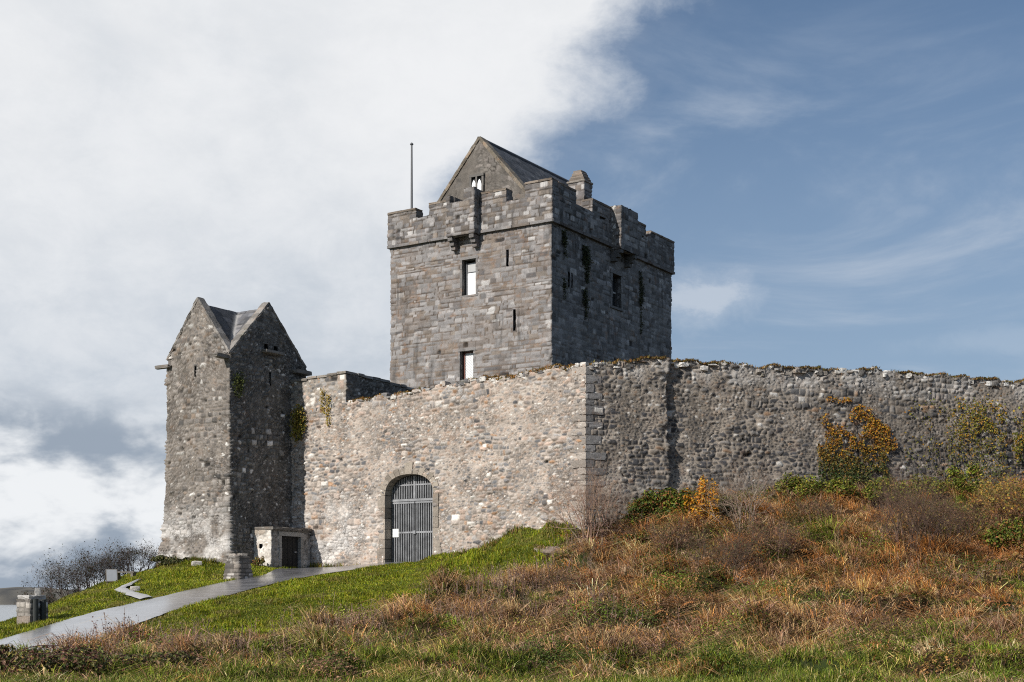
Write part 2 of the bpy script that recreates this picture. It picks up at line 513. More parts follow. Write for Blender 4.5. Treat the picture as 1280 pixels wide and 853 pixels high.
S_KEEPR = style(KSHADE, [30, 28, 20, 16, 6], (.19, .187, .182), .36, .20, 29, 'ashlar', amp=.045, cover=.6, jw=.022, warp=.045, pits=.012)
S_PARA = style(KGREY, [24, 24, 12, 14, 8, 18], (.135, .11, .09), .34, .20, 37, 'ashlar', amp=.045, cover=.3, jw=.025, warp=.06, pits=.012)
S_GABLE = style([(.15, .135, .12), (.12, .11, .10), (.18, .16, .145)], [3, 3, 2], (.135, .12, .105), .36, .2, 43, amp=.02, cover=.9)
TB = [(.215, .195, .178), (.165, .151, .14), (.265, .24, .218), (.085, .08, .076), (.56, .54, .51), (.20, .155, .12)]
LBASE = lambda u, z: 1.0 * sm(z, 3.9, 1.8)
S_TOWER = style(TB, [30, 28, 18, 12, 4, 6], (.23, .198, .17), .20, .11, 53, amp=.07, cover=.32, jw=.022, pits=.045, lime=LBASE)
TSHADE = [(.20, .19, .18), (.15, .143, .136), (.26, .245, .23), (.08, .076, .072), (.66, .64, .62)]  # tower colours for the shaded faces, lifted to stand in for fill light
S_TOWERR = style(TSHADE, [30, 28, 16, 18, 4], (.14, .13, .12), .20, .11, 59, amp=.075, cover=.3, jw=.022, pits=.03)
S_HUT = style([(.62, .58, .53), (.50, .46, .41), (.72, .69, .65), (.36, .30, .24)], [4, 3, 3, 1.4], (.55, .51, .46), .30, .19, 61, amp=.05, cover=.5)
S_PILLAR = style([(.27, .235, .205), (.21, .185, .165), (.40, .37, .345), (.12, .108, .098)], [4, 4, 3, 2], (.15, .135, .12), .27, .13, 67, 'ashlar', amp=.04, cover=.1, warp=.05)
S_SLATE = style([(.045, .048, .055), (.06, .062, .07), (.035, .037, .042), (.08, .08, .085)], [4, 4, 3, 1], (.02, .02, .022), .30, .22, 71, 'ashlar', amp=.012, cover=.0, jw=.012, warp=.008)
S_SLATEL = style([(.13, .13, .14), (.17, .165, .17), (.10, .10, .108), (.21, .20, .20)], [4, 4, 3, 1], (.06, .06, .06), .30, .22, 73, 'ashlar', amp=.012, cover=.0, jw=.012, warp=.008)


def shell(mb, poly, fns, z0, z1, du, dz, closed=False, holes=(), ubreaks=(), zbreaks=(), flare=None, zcoarse=None, u0=0.0):
    """stone skin along a plan line (outside on the right-hand side of travel).
    fns / du: one per side; z1: height or function of arc length; holes: functions (u, z) -> bool"""
    poly = [np.asarray(p, float) for p in poly]
    n = len(poly) - (0 if closed else 1)
    us = []; pts = []; nrm = []; seg = []; acc = u0
    dirs = []
    for k in range(n):
        d = poly[(k + 1) % len(poly)] - poly[k]; dirs.append(d / np.linalg.norm(d))
    ns = [np.array([d[1], -d[0]]) for d in dirs]
    for k in range(n):
        a = poly[k]; b = poly[(k + 1) % len(poly)]; L = np.linalg.norm(b - a)
        g = du[k] if isinstance(du, (list, tuple)) else du
        t = np.linspace(0, L, max(2, int(math.ceil(L / g)) + 1))
        ex = [x - acc for x in ubreaks if acc + 1e-6 < x < acc + L - 1e-6]
        if ex: t = np.unique(np.concatenate([t, ex]))
        first = k == 0
        for x in (t if first else t[1:]):
            nn = ns[k]
            if x < 1e-9 and (closed or k > 0):
                m = ns[k - 1] + ns[k]; nn = m / (1 + ns[k - 1] @ ns[k])
            if x > L - 1e-9 and (closed or k < n - 1):
                m = ns[k] + ns[(k + 1) % n]; nn = m / (1 + ns[k] @ ns[(k + 1) % n])
            us.append(acc + x); pts.append(a + dirs[k] * x); nrm.append(nn); seg.append(k)
        acc += L
    us = np.array(us); pts = np.array(pts); nrm = np.array(nrm); seg = np.array(seg)
    zt = np.array([z1(u) for u in us]) if callable(z1) else np.full(len(us), float(z1))
    zm = zt.max()
    if zcoarse: zl = np.concatenate([np.arange(z0, zcoarse, 0.4), np.linspace(zcoarse, zm, max(2, int((zm - zcoarse) / dz)) + 1)])
    else: zl = np.linspace(z0, zm, max(2, int(math.ceil((zm - z0) / dz))) + 1)
    zl = np.unique(np.concatenate([zl, list(zbreaks)])) if len(zbreaks) else zl
    Z = z0 + (zl[None, :] - z0) / (zm - z0) * (zt[:, None] - z0)
    U = np.repeat(us[:, None], len(zl), 1)
    Dd = np.zeros(Z.shape); Cc = np.zeros(Z.shape + (3,))
    if not isinstance(fns, (list, tuple)): fns = [fns] * n
    for k in range(n):
        mk = seg == k
        if mk.any(): Dd[mk], Cc[mk] = fns[k](U[mk], Z[mk])
    if flare is not None: Dd = Dd + flare(U, Z)
    if closed: Dd[-1] = Dd[0]
    P = np.zeros(Z.shape + (3,))
    P[..., 0] = pts[:, 0, None] + nrm[:, 0, None] * Dd; P[..., 1] = pts[:, 1, None] + nrm[:, 1, None] * Dd; P[..., 2] = Z
    nu, nz = Z.shape
    I = np.arange(nu * nz).reshape(nu, nz)
    q = np.stack([I[:-1, :-1], I[1:, :-1], I[1:, 1:], I[:-1, 1:]], -1)
    uc = (U[:-1, :-1] + U[1:, 1:]) / 2; zc = (Z[:-1, :-1] + Z[1:, 1:]) / 2
    keep = np.ones(uc.shape, bool)
    for h in holes: keep &= ~h(uc, zc)
    mb.add(P.reshape(-1, 3), Cc.reshape(-1, 3), q[keep])
    return us, pts, zt


def panel(mb, O, U, V, N, Lu, Lv, du, fn, mask=None, hmax=None):
    """a planar stone or slate skin; hmax(u): upper limit of v as a function of u"""
    O, U, V, N = (np.asarray(a, float) for a in (O, U, V, N))
    nu = max(2, int(Lu / du) + 1); nv = max(2, int(Lv / du) + 1)
    u = np.linspace(0, Lu, nu); t = np.linspace(0, 1, nv)
    vm = np.array([hmax(x) for x in u]) if hmax else np.full(nu, Lv)
    VV = vm[:, None] * t[None]; UU = np.repeat(u[:, None], nv, 1)
    d, c = fn(UU, VV)
    P = O + UU[..., None] * U + VV[..., None] * V + d[..., None] * N
    I = np.arange(nu * nv).reshape(nu, nv)
    q = np.stack([I[:-1, :-1], I[1:, :-1], I[1:, 1:], I[:-1, 1:]], -1)
    mb.add(P.reshape(-1, 3), c.reshape(-1, 3), q.reshape(-1, 4))


def stone_box(mb, x0, x1, y0, y1, z0, z1, fn, du=0.06, top=True, flare=None, bottom=False, topfn=None):
    shell(mb, [(x0, y0), (x1, y0), (x1, y1), (x0, y1)], fn, z0, z1, du, du, closed=True, flare=flare)
    f = topfn or (fn[0] if isinstance(fn, (list, tuple)) else fn)
    if top: panel(mb, (x0 - .02, y0 - .02, z1 - .015), (1, 0, 0), (0, 1, 0), (0, 0, 1), x1 - x0 + .04, y1 - y0 + .04, max(du, .06), f)
    if bottom: panel(mb, (x0, y1, z0), (1, 0, 0), (0, -1, 0), (0, 0, -1), x1 - x0, y1 - y0, max(du, .08), f)


# ------------------------------------------------------------------ the castle's own frame: x to the right, y into the yard
FX, FY = np.array([.8425, -.5387]), np.array([.5387, .8425])
CO = np.array([2.42, 46.1])
ROTZ = math.atan2(-.5387, .8425)


def L2W(p):
    p = np.atleast_2d(np.asarray(p, float))
    w = CO + p[:, :1] * FX + p[:, 1:2] * FY
    return np.concatenate([w, p[:, 2:3]], 1) if p.shape[1] > 2 else w


def W2L(p):
    p = np.atleast_2d(np.asarray(p, float))[:, :2] - CO
    return np.stack([p @ FX, p @ FY], 1)


def castle_thing(name, label, cat, o, group=None):
    e = bpy.data.objects.new(name, None); C.objects.link(e)
    w = L2W(o)[0]
    e.location = w; e.rotation_euler = (0, 0, ROTZ)
    e.empty_display_size = 0.5
    tag(e, label, cat, group)
    e['_o'] = 0
    del e['_o']
    return e


CD = np.array([.961, .276])      # direction of the right-hand wall
CD = CD / np.linalg.norm(CD); CN = np.array([CD[1], -CD[0]])
def C_at(t, off=0.0): return CO + CD * t + CN * off       # a point on the right wall's face (world)

# ------------------------------------------------------------------ terrain
def at(px, py, Y): return ((px - 640) / 1752 * Y, Y, (745 - py) / 1752 * Y)


UP = [(505, 703.5, 50.25), (440, 708, 51.3), (385, 710.5, 52.2), (353, 712, 50.6), (330, 720, 48.2), (285, 728, 45.6), (240, 738, 43.9), (190, 750, 42.0), (120, 766, 39.6), (60, 783, 37.3), (20, 795, 35.6), (-60, 815, 32.5)]
LO = [(520, 705, 49.4), (480, 708.5, 48.6), (430, 715, 47.0), (400, 719.5, 45.9), (370, 725, 45.0), (320, 736, 43.5), (260, 752, 41.0), (210, 767, 38.9), (170, 782, 36.6), (130, 797, 34.7), (90, 815, 32.6), (10, 840, 29.6)]
UPW = np.array([at(*p) for p in UP]); LOW = np.array([at(*p) for p in LO])
ctrl = [at(*p) for p in [(512, 706, 50.1), (545, 692, 49.3), (600, 689, 48.4), (640, 668, 47.6), (690, 657, 46.8), (728, 662, 46.0),
        (900, 668, 44.2), (1050, 643, 46), (1065, 662, 44.3), (1250, 652, 46), (820, 672, 44),
        (900, 700, 41.5), (900, 750, 36.5), (900, 800, 31), (900, 853, 24.5), (1150, 700, 41.5), (1150, 750, 36.5), (1150, 800, 31), (1250, 853, 24.5),
        (700, 698, 44), (700, 750, 38.5), (700, 800, 31.5), (640, 853, 24.5), (600, 706, 46), (560, 745, 41), (450, 762, 39), (350, 792, 35.5), (130, 826, 31.5), (300, 853, 24.5), (0, 853, 24.5),
        (300, 727, 45.6), (250, 722, 47.3), (200, 733, 45), (180, 715, 49.5), (43, 778, 38.5), (100, 752, 43), (140, 733, 46), (20, 786, 37.5), (10, 777, 40)]]
ctrl += [tuple(p) for p in np.concatenate([UPW, LOW])]
ctrl += [(-9.2, 50.2, 1.1), (-12.0, 51.8, 1.2), (-8.6, 53, 1.1), (3.86, 46.5, 2.6), (5.3, 46.9, 3.1), (10.1, 48.2, 3.55), (14.9, 49.6, 3.65), (18.8, 50.7, 3.6), (25.5, 52.7, 3.6),
         (22, 41, 1.0), (22, 31, -1.0), (22, 46, 2.5), (22, 24, -1.5), (30, 40, 1.0), (30, 28, -1.3),
         (-17, 42, -1.5), (-19, 46, -2.2), (-20, 38, -2.6), (-17, 52, -.7), (-15.2, 54, .3), (-22, 54, -2.7), (-24, 30, -2.8), (-30, 45, -4.4), (-28, 60, -4.0), (-20, 64, -2.2), (-14, 66, .6), (-15, 33, -1.75),
         (0, 60, 2.2), (10, 60, 3), (-10, 60, 1.8), (25, 60, 4), (20, 54, 3.7), (-5, 55, 1.6), (0, 75, 2.2), (20, 75, 3), (-20, 80, -1),
         (0, 15, -1.6), (-10, 15, -1.65), (10, 15, -1.6), (0, 0, -1.65), (20, 15, -1.6), (-20, 15, -2.2), (-14, 24, -1.75), (0, -15, -1.65), (20, -10, -1.6), (-20, -10, -2.4)]
ctrl = np.array(ctrl)


def _tps(r2): return np.where(r2 > 1e-12, 0.5 * r2 * np.log(np.maximum(r2, 1e-12)), 0)


_n = len(ctrl)
_K = _tps(((ctrl[:, None, :2] - ctrl[None, :, :2]) ** 2).sum(-1)) + np.eye(_n) * 0.05
_A = np.zeros((_n + 3, _n + 3)); _A[:_n, :_n] = _K
_A[:_n, _n] = 1; _A[:_n, _n + 1:] = ctrl[:, :2]; _A[_n:, :_n] = _A[:_n, _n:].T
_W = np.linalg.solve(_A, np.concatenate([ctrl[:, 2], np.zeros(3)]))
PATHPOLY = np.concatenate([UPW[:, :2], LOW[::-1, :2]])


def in_poly(x, y, poly):
    ins = np.zeros(x.shape, bool); j = len(poly) - 1
    for i in range(len(poly)):
        xi, yi = poly[i]; xj, yj = poly[j]
        c = ((yi > y) != (yj > y)) & (x < (xj - xi) * (y - yi) / (yj - yi + 1e-12) + xi)
        ins ^= c; j = i
    return ins


def poly_dist(x, y, pts, closed=True):
    d = np.full(x.shape, 1e9); n = len(pts)
    for i in range(n if closed else n - 1):
        a = pts[i]; b = pts[(i + 1) % n]; ab = b - a
        t = np.clip(((x - a[0]) * ab[0] + (y - a[1]) * ab[1]) / (ab @ ab), 0, 1)
        d = np.minimum(d, np.hypot(x - a[0] - t * ab[0], y - a[1] - t * ab[1]))
    return d


def lawn_edge(y): return np.interp(y, [20, 26, 29, 31.5, 35.5, 41, 44, 45.6, 47, 60], [-12.5, -11.0, -10.2, -9.0, -5.7, -1.7, 0.8, 1.9, 2.2, 2.2])


def lawn_mask(x, y): return sm(lawn_edge(y) - x + (fbm(x * .8, y * .8, 301, 3) - .5) * 2.2, -0.35, 0.35)


def base_z(x, y):
    x = np.asarray(x, float); y = np.asarray(y, float); sh = x.shape
    xr, yr = x.ravel(), y.ravel(); z = np.zeros(len(xr))
    for s in range(0, len(xr), 40000):
        a, b = xr[s:s + 40000], yr[s:s + 40000]
        r2 = (a[:, None] - ctrl[None, :, 0]) ** 2 + (b[:, None] - ctrl[None, :, 1]) ** 2
        z[s:s + 40000] = _tps(r2) @ _W[:_n] + _W[_n] + _W[_n + 1] * a + _W[_n + 2] * b
    far = -8 + 6.4 * sm(xr, -10, 70) + 5 * sm(yr, 20, -40) * sm(xr, -60, 0) * (1 - sm(xr, -10, 70))
    dx = np.maximum(np.maximum(-26 - xr, xr - 30), 0); dy = np.maximum(np.maximum(-12 - yr, yr - 76), 0)
    k = sm(np.hypot(dx, dy), 0, 22)
    z = np.clip(z, -9, 6)
    return (z * (1 - k) + far * k).reshape(sh)


def ground_z(x, y):
    z = base_z(x, y)
    pd = poly_dist(x, y, PATHPOLY); ins = in_poly(x, y, PATHPOLY); off = np.where(ins, 0, sm(pd, 0.05, 1.2))
    lw = lawn_mask(x, y)
    lip = 1 - .75 * sm(poly_dist(x, y, np.array([CO, C_at(26)]), False), 2.2, .6)
    rough = lip * sm(y, 21.5, 26) * (fbm(x * .55, y * .55, 310, 4) - .5) * 1.15 + lip * sm(y, 21.5, 26) * (fbm(x * 1.3, y * 1.3, 320, 3) - .5) * 0.95
    mound = sm(x, -4.5, -1.5) * sm(y, 43, 45)
    soft = mound * (fbm(x * 1.5, y * 1.5, 335, 3) - .5) * .55 + (fbm(x * .7, y * .7, 330, 3) - .5) * 0.16 + (fbm(x * 2.6, y * 2.6, 331, 2) - .5) * 0.05
    near = sm(np.hypot(x, y), 60, 90)
    # a level green lip and hummocks before the wall
    return z + off * (lw * soft + (1 - lw) * rough * (1 - near)) - np.where(ins, 0.02, 0)


def build_ground():
    def axis(a, b, st, far):
        core = np.arange(a, b + st / 2, st); k = []; x = 0.6
        while x < far: k.append(x); x *= 1.28
        k = np.array(k)
        return np.concatenate([(a - k)[::-1], core, b + k])
    xs = axis(-20, 26, 0.22, 3500); ys = axis(20, 54, 0.22, 3500)
    X, Y = np.meshgrid(xs, ys, indexing='ij')
    Z = ground_z(X, Y)
    lw = lawn_mask(X, Y)[..., None]
    n = fbm(X * 1.4, Y * 1.4, 340, 4)[..., None]; n2 = fbm(X * .5, Y * .5, 350, 3)[..., None]
    green = lerp(np.array([.055, .070, .011]), np.array([.11, .125, .02]), n)
    dry = lerp(np.array([.016, .012, .007]), np.array([.070, .042, .020]), n)  # soil colour darkened so gaps between tufts read as shadow
    dry = lerp(dry, np.array([.035, .048, .014]), sm(n2, .52, .66))
    c = dry * (1 - lw) + green * lw
    edge = sm(poly_dist(X, Y, PATHPOLY), 0.22, 0.02)[..., None]
    c = lerp(c, np.array([.035, .028, .02]), edge * 0.8)
    mb = MB()
    nu, nv = X.shape; I = np.arange(nu * nv).reshape(nu, nv)
    q = np.stack([I[:-1, :-1], I[1:, :-1], I[1:, 1:], I[:-1, 1:]], -1).reshape(-1, 4)
    mb.add(np.stack([X, Y, Z], -1).reshape(-1, 3), c.reshape(-1, 3), q)
    m, nt, b, P = mat_base('soil_and_turf')
    a = node(nt, 'ShaderNodeAttribute', attribute_name='Col')
    n1 = noise(P, 3.0, 8, 0.7); n2 = noise(P, 22, 5, 0.7)
    nt.links.new(mixc(1.0, a.outputs[0], (0.45 + n1 * 0.6 + n2 * 0.5).v, 'MULTIPLY'), b.inputs['Base Color'])
    b.inputs['Roughness'].default_value = 1; b.inputs['Specular IOR Level'].default_value = 0.1
    bump(nt, b, n1 * .5 + n2 * .5, 0.7, 0.08)
    tag(mb.build('ground', m, smooth=True), kind='structure')


build_ground()


def asphalt_mat():
    m, nt, b, P = mat_base('wet_asphalt')
    n1 = noise(P, 1.1, 6, 0.6, (1, 1, 1)); n2 = noise(P, 60, 3, 0.7); n3 = noise(P, 2.6, 8, .7, (0.35, 2.2, 1))
    c = mixc(n1, (0.085, 0.084, 0.092), (0.15, 0.147, 0.158))
    pat = sstep(noise(P, 0.8, 6, .65, (1, 1, 1), (4, 4, 0)), .52, .60); crk = sstep(noise(P, 9, 8, .75, (1, 1, 1), (1, 7, 0)), .60, .66)
    c = mixc(sstep(n3, .46, .60) * .55, c, (0.30, 0.295, 0.31)); c = mixc(pat * .35, c, (0.06, 0.058, 0.06)); c = mixc(crk * .5, c, (0.045, 0.04, 0.034))  # pale streaks paint the wet sheen into the colour
    nt.links.new(c, b.inputs['Base Color'])
    nt.links.new((pat * .14 + crk * .2 + 0.30 + sstep(n3, 0.40, 0.75) * 0.22).v, b.inputs['Roughness'])
    b.inputs['IOR'].default_value = 2.5
    b.inputs['Coat Weight'].default_value = 1.0; b.inputs['Coat Roughness'].default_value = 0.22; b.inputs['Coat IOR'].default_value = 1.6
    bump(nt, b, n2 * 0.35 + n3 * 0.65, 0.45, 0.02)
    return m


def strip(name, A, B, mat, lift, n=140, w=11, crown=0.03):
    def resample(P, n):
        s = np.concatenate([[0], np.cumsum(np.linalg.norm(np.diff(P[:, :2], axis=0), axis=1))])
        t = np.linspace(0, s[-1], n); return np.stack([np.interp(t, s, P[:, k]) for k in range(2)], 1)
    # matched by parameter, so that edge points face each other
    def par(P, n):
        t = np.linspace(0, len(P) - 1, n); return np.stack([np.interp(t, np.arange(len(P)), P[:, k]) for k in range(2)], 1)
    a, b = par(A, n), par(B, n)
    k = np.linspace(0, 1, w)
    XY = a[:, None] * (1 - k)[None, :, None] + b[:, None] * k[None, :, None]
    jag = (fbm(XY[..., 0] * 3, XY[..., 1] * 3, 401, 3) - .5) * .16
    XY[:, 0] += ((a - b) / np.linalg.norm(a - b, axis=1, keepdims=True)) * jag[:, :1]
    XY[:, -1] += ((b - a) / np.linalg.norm(a - b, axis=1, keepdims=True)) * jag[:, -1:]
    Z = base_z(XY[..., 0], XY[..., 1]) + lift + crown * (1 - (2 * k - 1) ** 2)[None]
    mb = MB(); I = np.arange(n * w).reshape(n, w)
    q = np.stack([I[:-1, :-1], I[:-1, 1:], I[1:, 1:], I[1:, :-1]], -1).reshape(-1, 4)
    mb.add(np.concatenate([XY, Z[..., None]], -1).reshape(-1, 3), (.5, .5, .5), q)
    return mb.build(name, mat, smooth=True)


tag(strip('path', UPW, LOW, asphalt_mat(), 0.035), kind='structure')
# pale stony side path that leaves the asphalt towards the notice board
SPU = np.array([at(*p) for p in [(176, 751, 41.9), (150, 742.5, 43.6), (142, 739, 44.5), (155, 734, 45.4), (168, 731, 46.2)]])
SPL = np.array([at(*p) for p in [(192, 750, 42.2), (166, 742, 43.9), (158, 739, 44.7), (164, 735.5, 45.4), (178, 729, 46.8)]])
tag(strip('side_path', SPU, SPL, plain_mat('pale_gravel', (.42, .41, .40), 0.5, scale=6, bumps=.5), 0.05, 40, 6), kind='structure')


def build_water():
    m, nt, b, P = mat_base('sea_water')
    b.inputs['Base Color'].default_value = (.03, .05, .06, 1); b.inputs['Roughness'].default_value = 0.12
    bump(nt, b, noise(P, 0.35, 5, .6, (1, 1, 1)), 0.35, 0.25)
    mb = MB(); mb.add([(-4000, -200, -5), (400, -200, -5), (400, 4000, -5), (-4000, 4000, -5)], (.1, .1, .1), [(0, 1, 2, 3)])
    tag(mb.build('water', m), kind='structure')
    th = np.linspace(R(-80), R(40), 300); rr = np.linspace(0, 1, 12)
    T, K = np.meshgrid(th, rr, indexing='ij')
    rad = 820 + 700 * K
    h = np.sin(K * np.pi) * (5 + 16 * fbm(T * 9, T * 0 + 1, 9, 4)) + (fbm(T * 60, K * 9, 4, 3) - .5) * 4 * np.sin(K * np.pi)
    P3 = np.stack([np.sin(T) * rad, np.cos(T) * rad, -5.5 + h], -1)
    col = lerp(np.array([.045, .045, .045]), np.array([.14, .125, .10]), sm(fbm(T * 120, K * 14, 12, 4), .35, .65)[..., None])
    mb = MB(); I = np.arange(300 * 12).reshape(300, 12)
    mb.add(P3.reshape(-1, 3), col.reshape(-1, 3), np.stack([I[:-1, :-1], I[:-1, 1:], I[1:, 1:], I[1:, :-1]], -1).reshape(-1, 4))
    tag(mb.build('hills', leaf_mat('far_heath', 1, 0), smooth=True), kind='structure')


build_water()

# ------------------------------------------------------------------ windows and slits in a castle frame


def frame_rect(mb, plane, a0, a1, z0, z1, w, proud, depth, fn_col, seed=0, sill=True):
    """stone frame of separate blocks round an opening. plane: ('y', y) faces -y, ('x', x) faces +x"""
    ax, p = plane
    def blk(u0, u1, za, zb, pr):
        if ax == 'y': c = ((u0 + u1) / 2, p + (depth - pr) / 2, (za + zb) / 2); sz = (u1 - u0, depth + pr, zb - za)
        else: c = (p - (depth - pr) / 2, (u0 + u1) / 2, (za + zb) / 2); sz = (depth + pr, u1 - u0, zb - za)
        nonlocal seed
        seed += 1
        k = 0.8 + 0.4 * hsh(seed, 3, 77)
        mb.rock(c, sz, np.asarray(fn_col) * k, seed, 2, 0.02, 0, 0.02)
    n = max(2, int(round((z1 - z0) / 0.4)))
    zz = np.linspace(z0, z1, n + 1)
    for k in range(n):
        blk(a0 - w, a0, zz[k] + .004, zz[k + 1] - .004, proud * (.7 + .4 * (k % 2))); blk(a1, a1 + w, zz[k] + .004, zz[k + 1] - .004, proud * (.7 + .4 * ((k + 1) % 2)))
    blk(a0 - w * 1.2, a1 + w * 1.2, z1 + .003, z1 + w * 1.1, proud * 1.2)
    if sill: blk(a0 - w * 1.1, a1 + w * 1.1, z0 - w * .7, z0 - .003, proud * 1.4)


def recess(mb, plane, a0, a1, z0, z1, depth, col=(.1, .1, .1)):
    """the inside of an opening: four reveals and a back"""
    ax, p = plane
    if ax == 'y': f = lambda a, d, z: (a, p + d, z)
    else: f = lambda a, d, z: (p - d, a, z)
    v = [f(a, d, z) for d in (0, depth) for z in (z0, z1) for a in (a0, a1)]
    mb.add(v, col, [(0, 1, 5, 4), (2, 6, 7, 3), (0, 4, 6, 2), (1, 3, 7, 5), (4, 5, 7, 6)])


# ------------------------------------------------------------------ the keep
KX, KY = -10.17, 14.74          # near corner
KL, KB = -19.35, 27.08          # left end of the front, far end of the right side
KO = np.array([(KX + KL) / 2, (KY + KB) / 2, 2.0])
CORN = 17.12


def build_keep():
    t = castle_thing('castle_keep', 'tall square grey stone keep with battlements, rising behind the curtain wall', 'castle tower', KO)
    B = lambda mb, name, mat, parent=None, smooth=False: mb.build(name, mat, parent or t, KO if parent is None or parent is t else (0, 0, 0), smooth)
    # openings
    FW = [(-15.10, -14.32, 14.26, 15.95), (-15.22, -14.45, 10.0, 11.62)]          # front windows x0 x1 z0 z1
    FS = [(-12.60, -12.47, 15.35, 16.12), (-12.22, -12.08, 12.3, 13.3)]
    RW = [(20.50, 21.40, 14.25, 15.85)]
    RS = [(16.22, 16.36, 14.4, 15.1), (16.50, 16.62, 14.4, 15.1)]
    W = KX - KL
    holes = []; ub = []; zb = []
    for x0, x1, z0, z1 in FW + FS:
        a0, a1 = x0 - KL, x1 - KL
        holes.append(lambda u, z, a0=a0, a1=a1, z0=z0, z1=z1: (u > a0) & (u < a1) & (z > z0) & (z < z1)); ub += [a0, a1]; zb += [z0, z1]
    for y0, y1, z0, z1 in RW + RS:
        a0, a1 = W + y0 - KY, W + y1 - KY
        holes.append(lambda u, z, a0=a0, a1=a1, z0=z0, z1=z1: (u > a0) & (u < a1) & (z > z0) & (z < z1)); ub += [a0, a1]; zb += [z0, z1]
    mb = MB()
    flare = lambda u, z: np.clip((12 - z) * 0.012, 0, .2)
    shell(mb, [(KL, KY), (KX, KY), (KX, KB), (KL, KB)], [S_KEEP, S_KEEPR, S_KEEP, S_KEEP], 1.0, CORN, [.055, .055, .3, .3], .055, True,
          holes, ub, zb, flare, zcoarse=7.5)
    mb.box(KL + .05, KX - .05, KY + .05, KB - .05, 17.0, 17.06, (.12, .12, .12))
    B(mb, 'wall', M_KEEP, smooth=True)
    # string course
    mb = MB(); k = 0
    for (ax, a, b) in (('y', KL - .14, KX + .14), ('x', KY - .14, KB + .14)):
        p = a
        while p < b - .2:
            q = min(b, p + rng.uniform(.5, 1.0)); k += 1; c = np.array(KGREY[k % 4]) * rng.uniform(.7, 1.1)
            if ax == 'y': mb.rock(((p + q) / 2, KY - .03, CORN + .0), (q - p - .008, .30, .13), c, k, 2, .03, 0, .05)
            else: mb.rock((KX + .03, (p + q) / 2, CORN + .0), (.30, q - p - .008, .13), c * .75, k, 2, .03, 0, .05)  # stones on the shaded side painted darker
            p = q
    B(mb, 'string_course', M_KEEP)
    # parapet: low wall round the four sides, merlons on it
    T, ov = 0.50, 0.11
    x0, x1, y0, y1 = KL - ov, KX + ov, KY - ov, KB + ov
    mb = MB()
    sill = 18.35
    sides = [[S_PARA, S_KEEPR, S_PARA, S_PARA]]
    shell(mb, [(x0, y0), (x1, y0), (x1, y1), (x0, y1)], [S_PARA, S_PARAR, S_PARA, S_PARA], CORN + .05, sill, [.06, .06, .25, .25], .06, True)
    shell(mb, [(x0 + T, y1 - T), (x1 - T, y1 - T), (x1 - T, y0 + T), (x0 + T, y0 + T)], S_PARA, CORN - .05, sill, .2, .2, True)
    for a, b, c, d in ((x0, x1, y0, y0 + T), (x0, x1, y1 - T, y1), (x0, x0 + T, y0 + T, y1 - T), (x1 - T, x1, y0 + T, y1 - T)):
        panel(mb, (a - .02, c - .02, sill - .02), (1, 0, 0), (0, 1, 0), (0, 0, 1), b - a + .04, d - c + .04, .1, S_PARA)
    # sloping coping of the crenels
    B(mb, 'parapet', M_KEEP, smooth=True)
    merl = [('y', x0, -17.76, 18.80), ('y', -16.95, -15.62, 18.90), ('y', -14.0, -12.55, 18.95), ('y', -11.50, x1, 19.03),
            ('x', y0 + T + .01, 16.75, 18.98), ('x', 18.35, 20.25, 18.98), ('x', 22.35, 23.88, 18.93), ('x', 24.45, y1, 18.78),
            ('b', x0, -17.0, 18.9), ('b', -15.9, -13.6, 18.9), ('b', -12.5, x1 - T - .01, 18.9),
            ('l', 16.5, 18.5, 18.9), ('l', 20, 22.2, 18.9), ('l', 23.6, 25.6, 18.9)]
    for s, a, b, zt in merl:
        mb = MB(); S = S_PARAR if s == 'x' else S_PARA
        if s == 'y': bx = (a, b, y0, y0 + T)
        elif s == 'x': bx = (x1 - T, x1, a, b)
        elif s == 'b': bx = (a, b, y1 - T, y1)
        else: bx = (x0, x0 + T, a, b)
        if s == 'x': fn = [S_PARA, S_PARAR, S_PARA, S_PARA]
        elif s == 'y': fn = [S_PARA, S_PARAR, S_PARA, S_PARA]
        else: fn = S_PARA
        d = .06 if s in 'xy' else .2
        stone_box(mb, *bx, sill - .03, zt - .07, fn, d)
        # coping slabs
        L = max(bx[1] - bx[0], bx[3] - bx[2]); n = max(1, int(L / .6)); al = (bx[1] - bx[0]) > (bx[3] - bx[2])
        for i in range(n):
            f0, f1 = i / n, (i + 1) / n
            if al: c = (lerp(bx[0], bx[1], (f0 + f1) / 2), (bx[2] + bx[3]) / 2, zt - .03); sz = ((bx[1] - bx[0]) / n + .02, T + .10, .10)
            else: c = ((bx[0] + bx[1]) / 2, lerp(bx[2], bx[3], (f0 + f1) / 2), zt - .03); sz = (T + .10, (bx[3] - bx[2]) / n + .02, .10)
            mb.rock(c, sz, np.array((.20, .165, .135)) * rng.uniform(.7, 1.25), i * 7 + int(a * 10) % 99, 2, .05, 0, .06)
        B(mb, 'merlon', M_KEEP, smooth=False)
    # box machicolation over the front window
    mb = MB()
    X0, X1, Y0, Y1 = -15.60, -14.04, KY - .58, KY - ov - .005
    stone_box(mb, X0, X1, Y0, Y0 + .26, 17.0, 18.58, [S_PARA, S_PARAR, S_PARA, S_PARA], .055, bottom=True)
    for a, b, zt in ((X0, X0 + .16, 18.95), (X1 - .55, X1, 19.15)): stone_box(mb, a, b, Y0, Y0 + .26, 18.55, zt, [S_PARA, S_PARAR, S_PARA, S_PARA], .055)
    stone_box(mb, X1 - .26, X1, Y0 + .265, Y1 + .5, 17.0, 19.1, [S_PARA, S_PARAR, S_PARA, S_PARA], .055, bottom=True)
    stone_box(mb, X0, X0 + .26, Y0 + .265, Y1 + .5, 17.0, 18.9, [S_PARA, S_PARAR, S_PARA, S_PARA], .055, bottom=True)
    mach = B(mb, 'machicolation', M_KEEP, smooth=True)
    mb = MB()
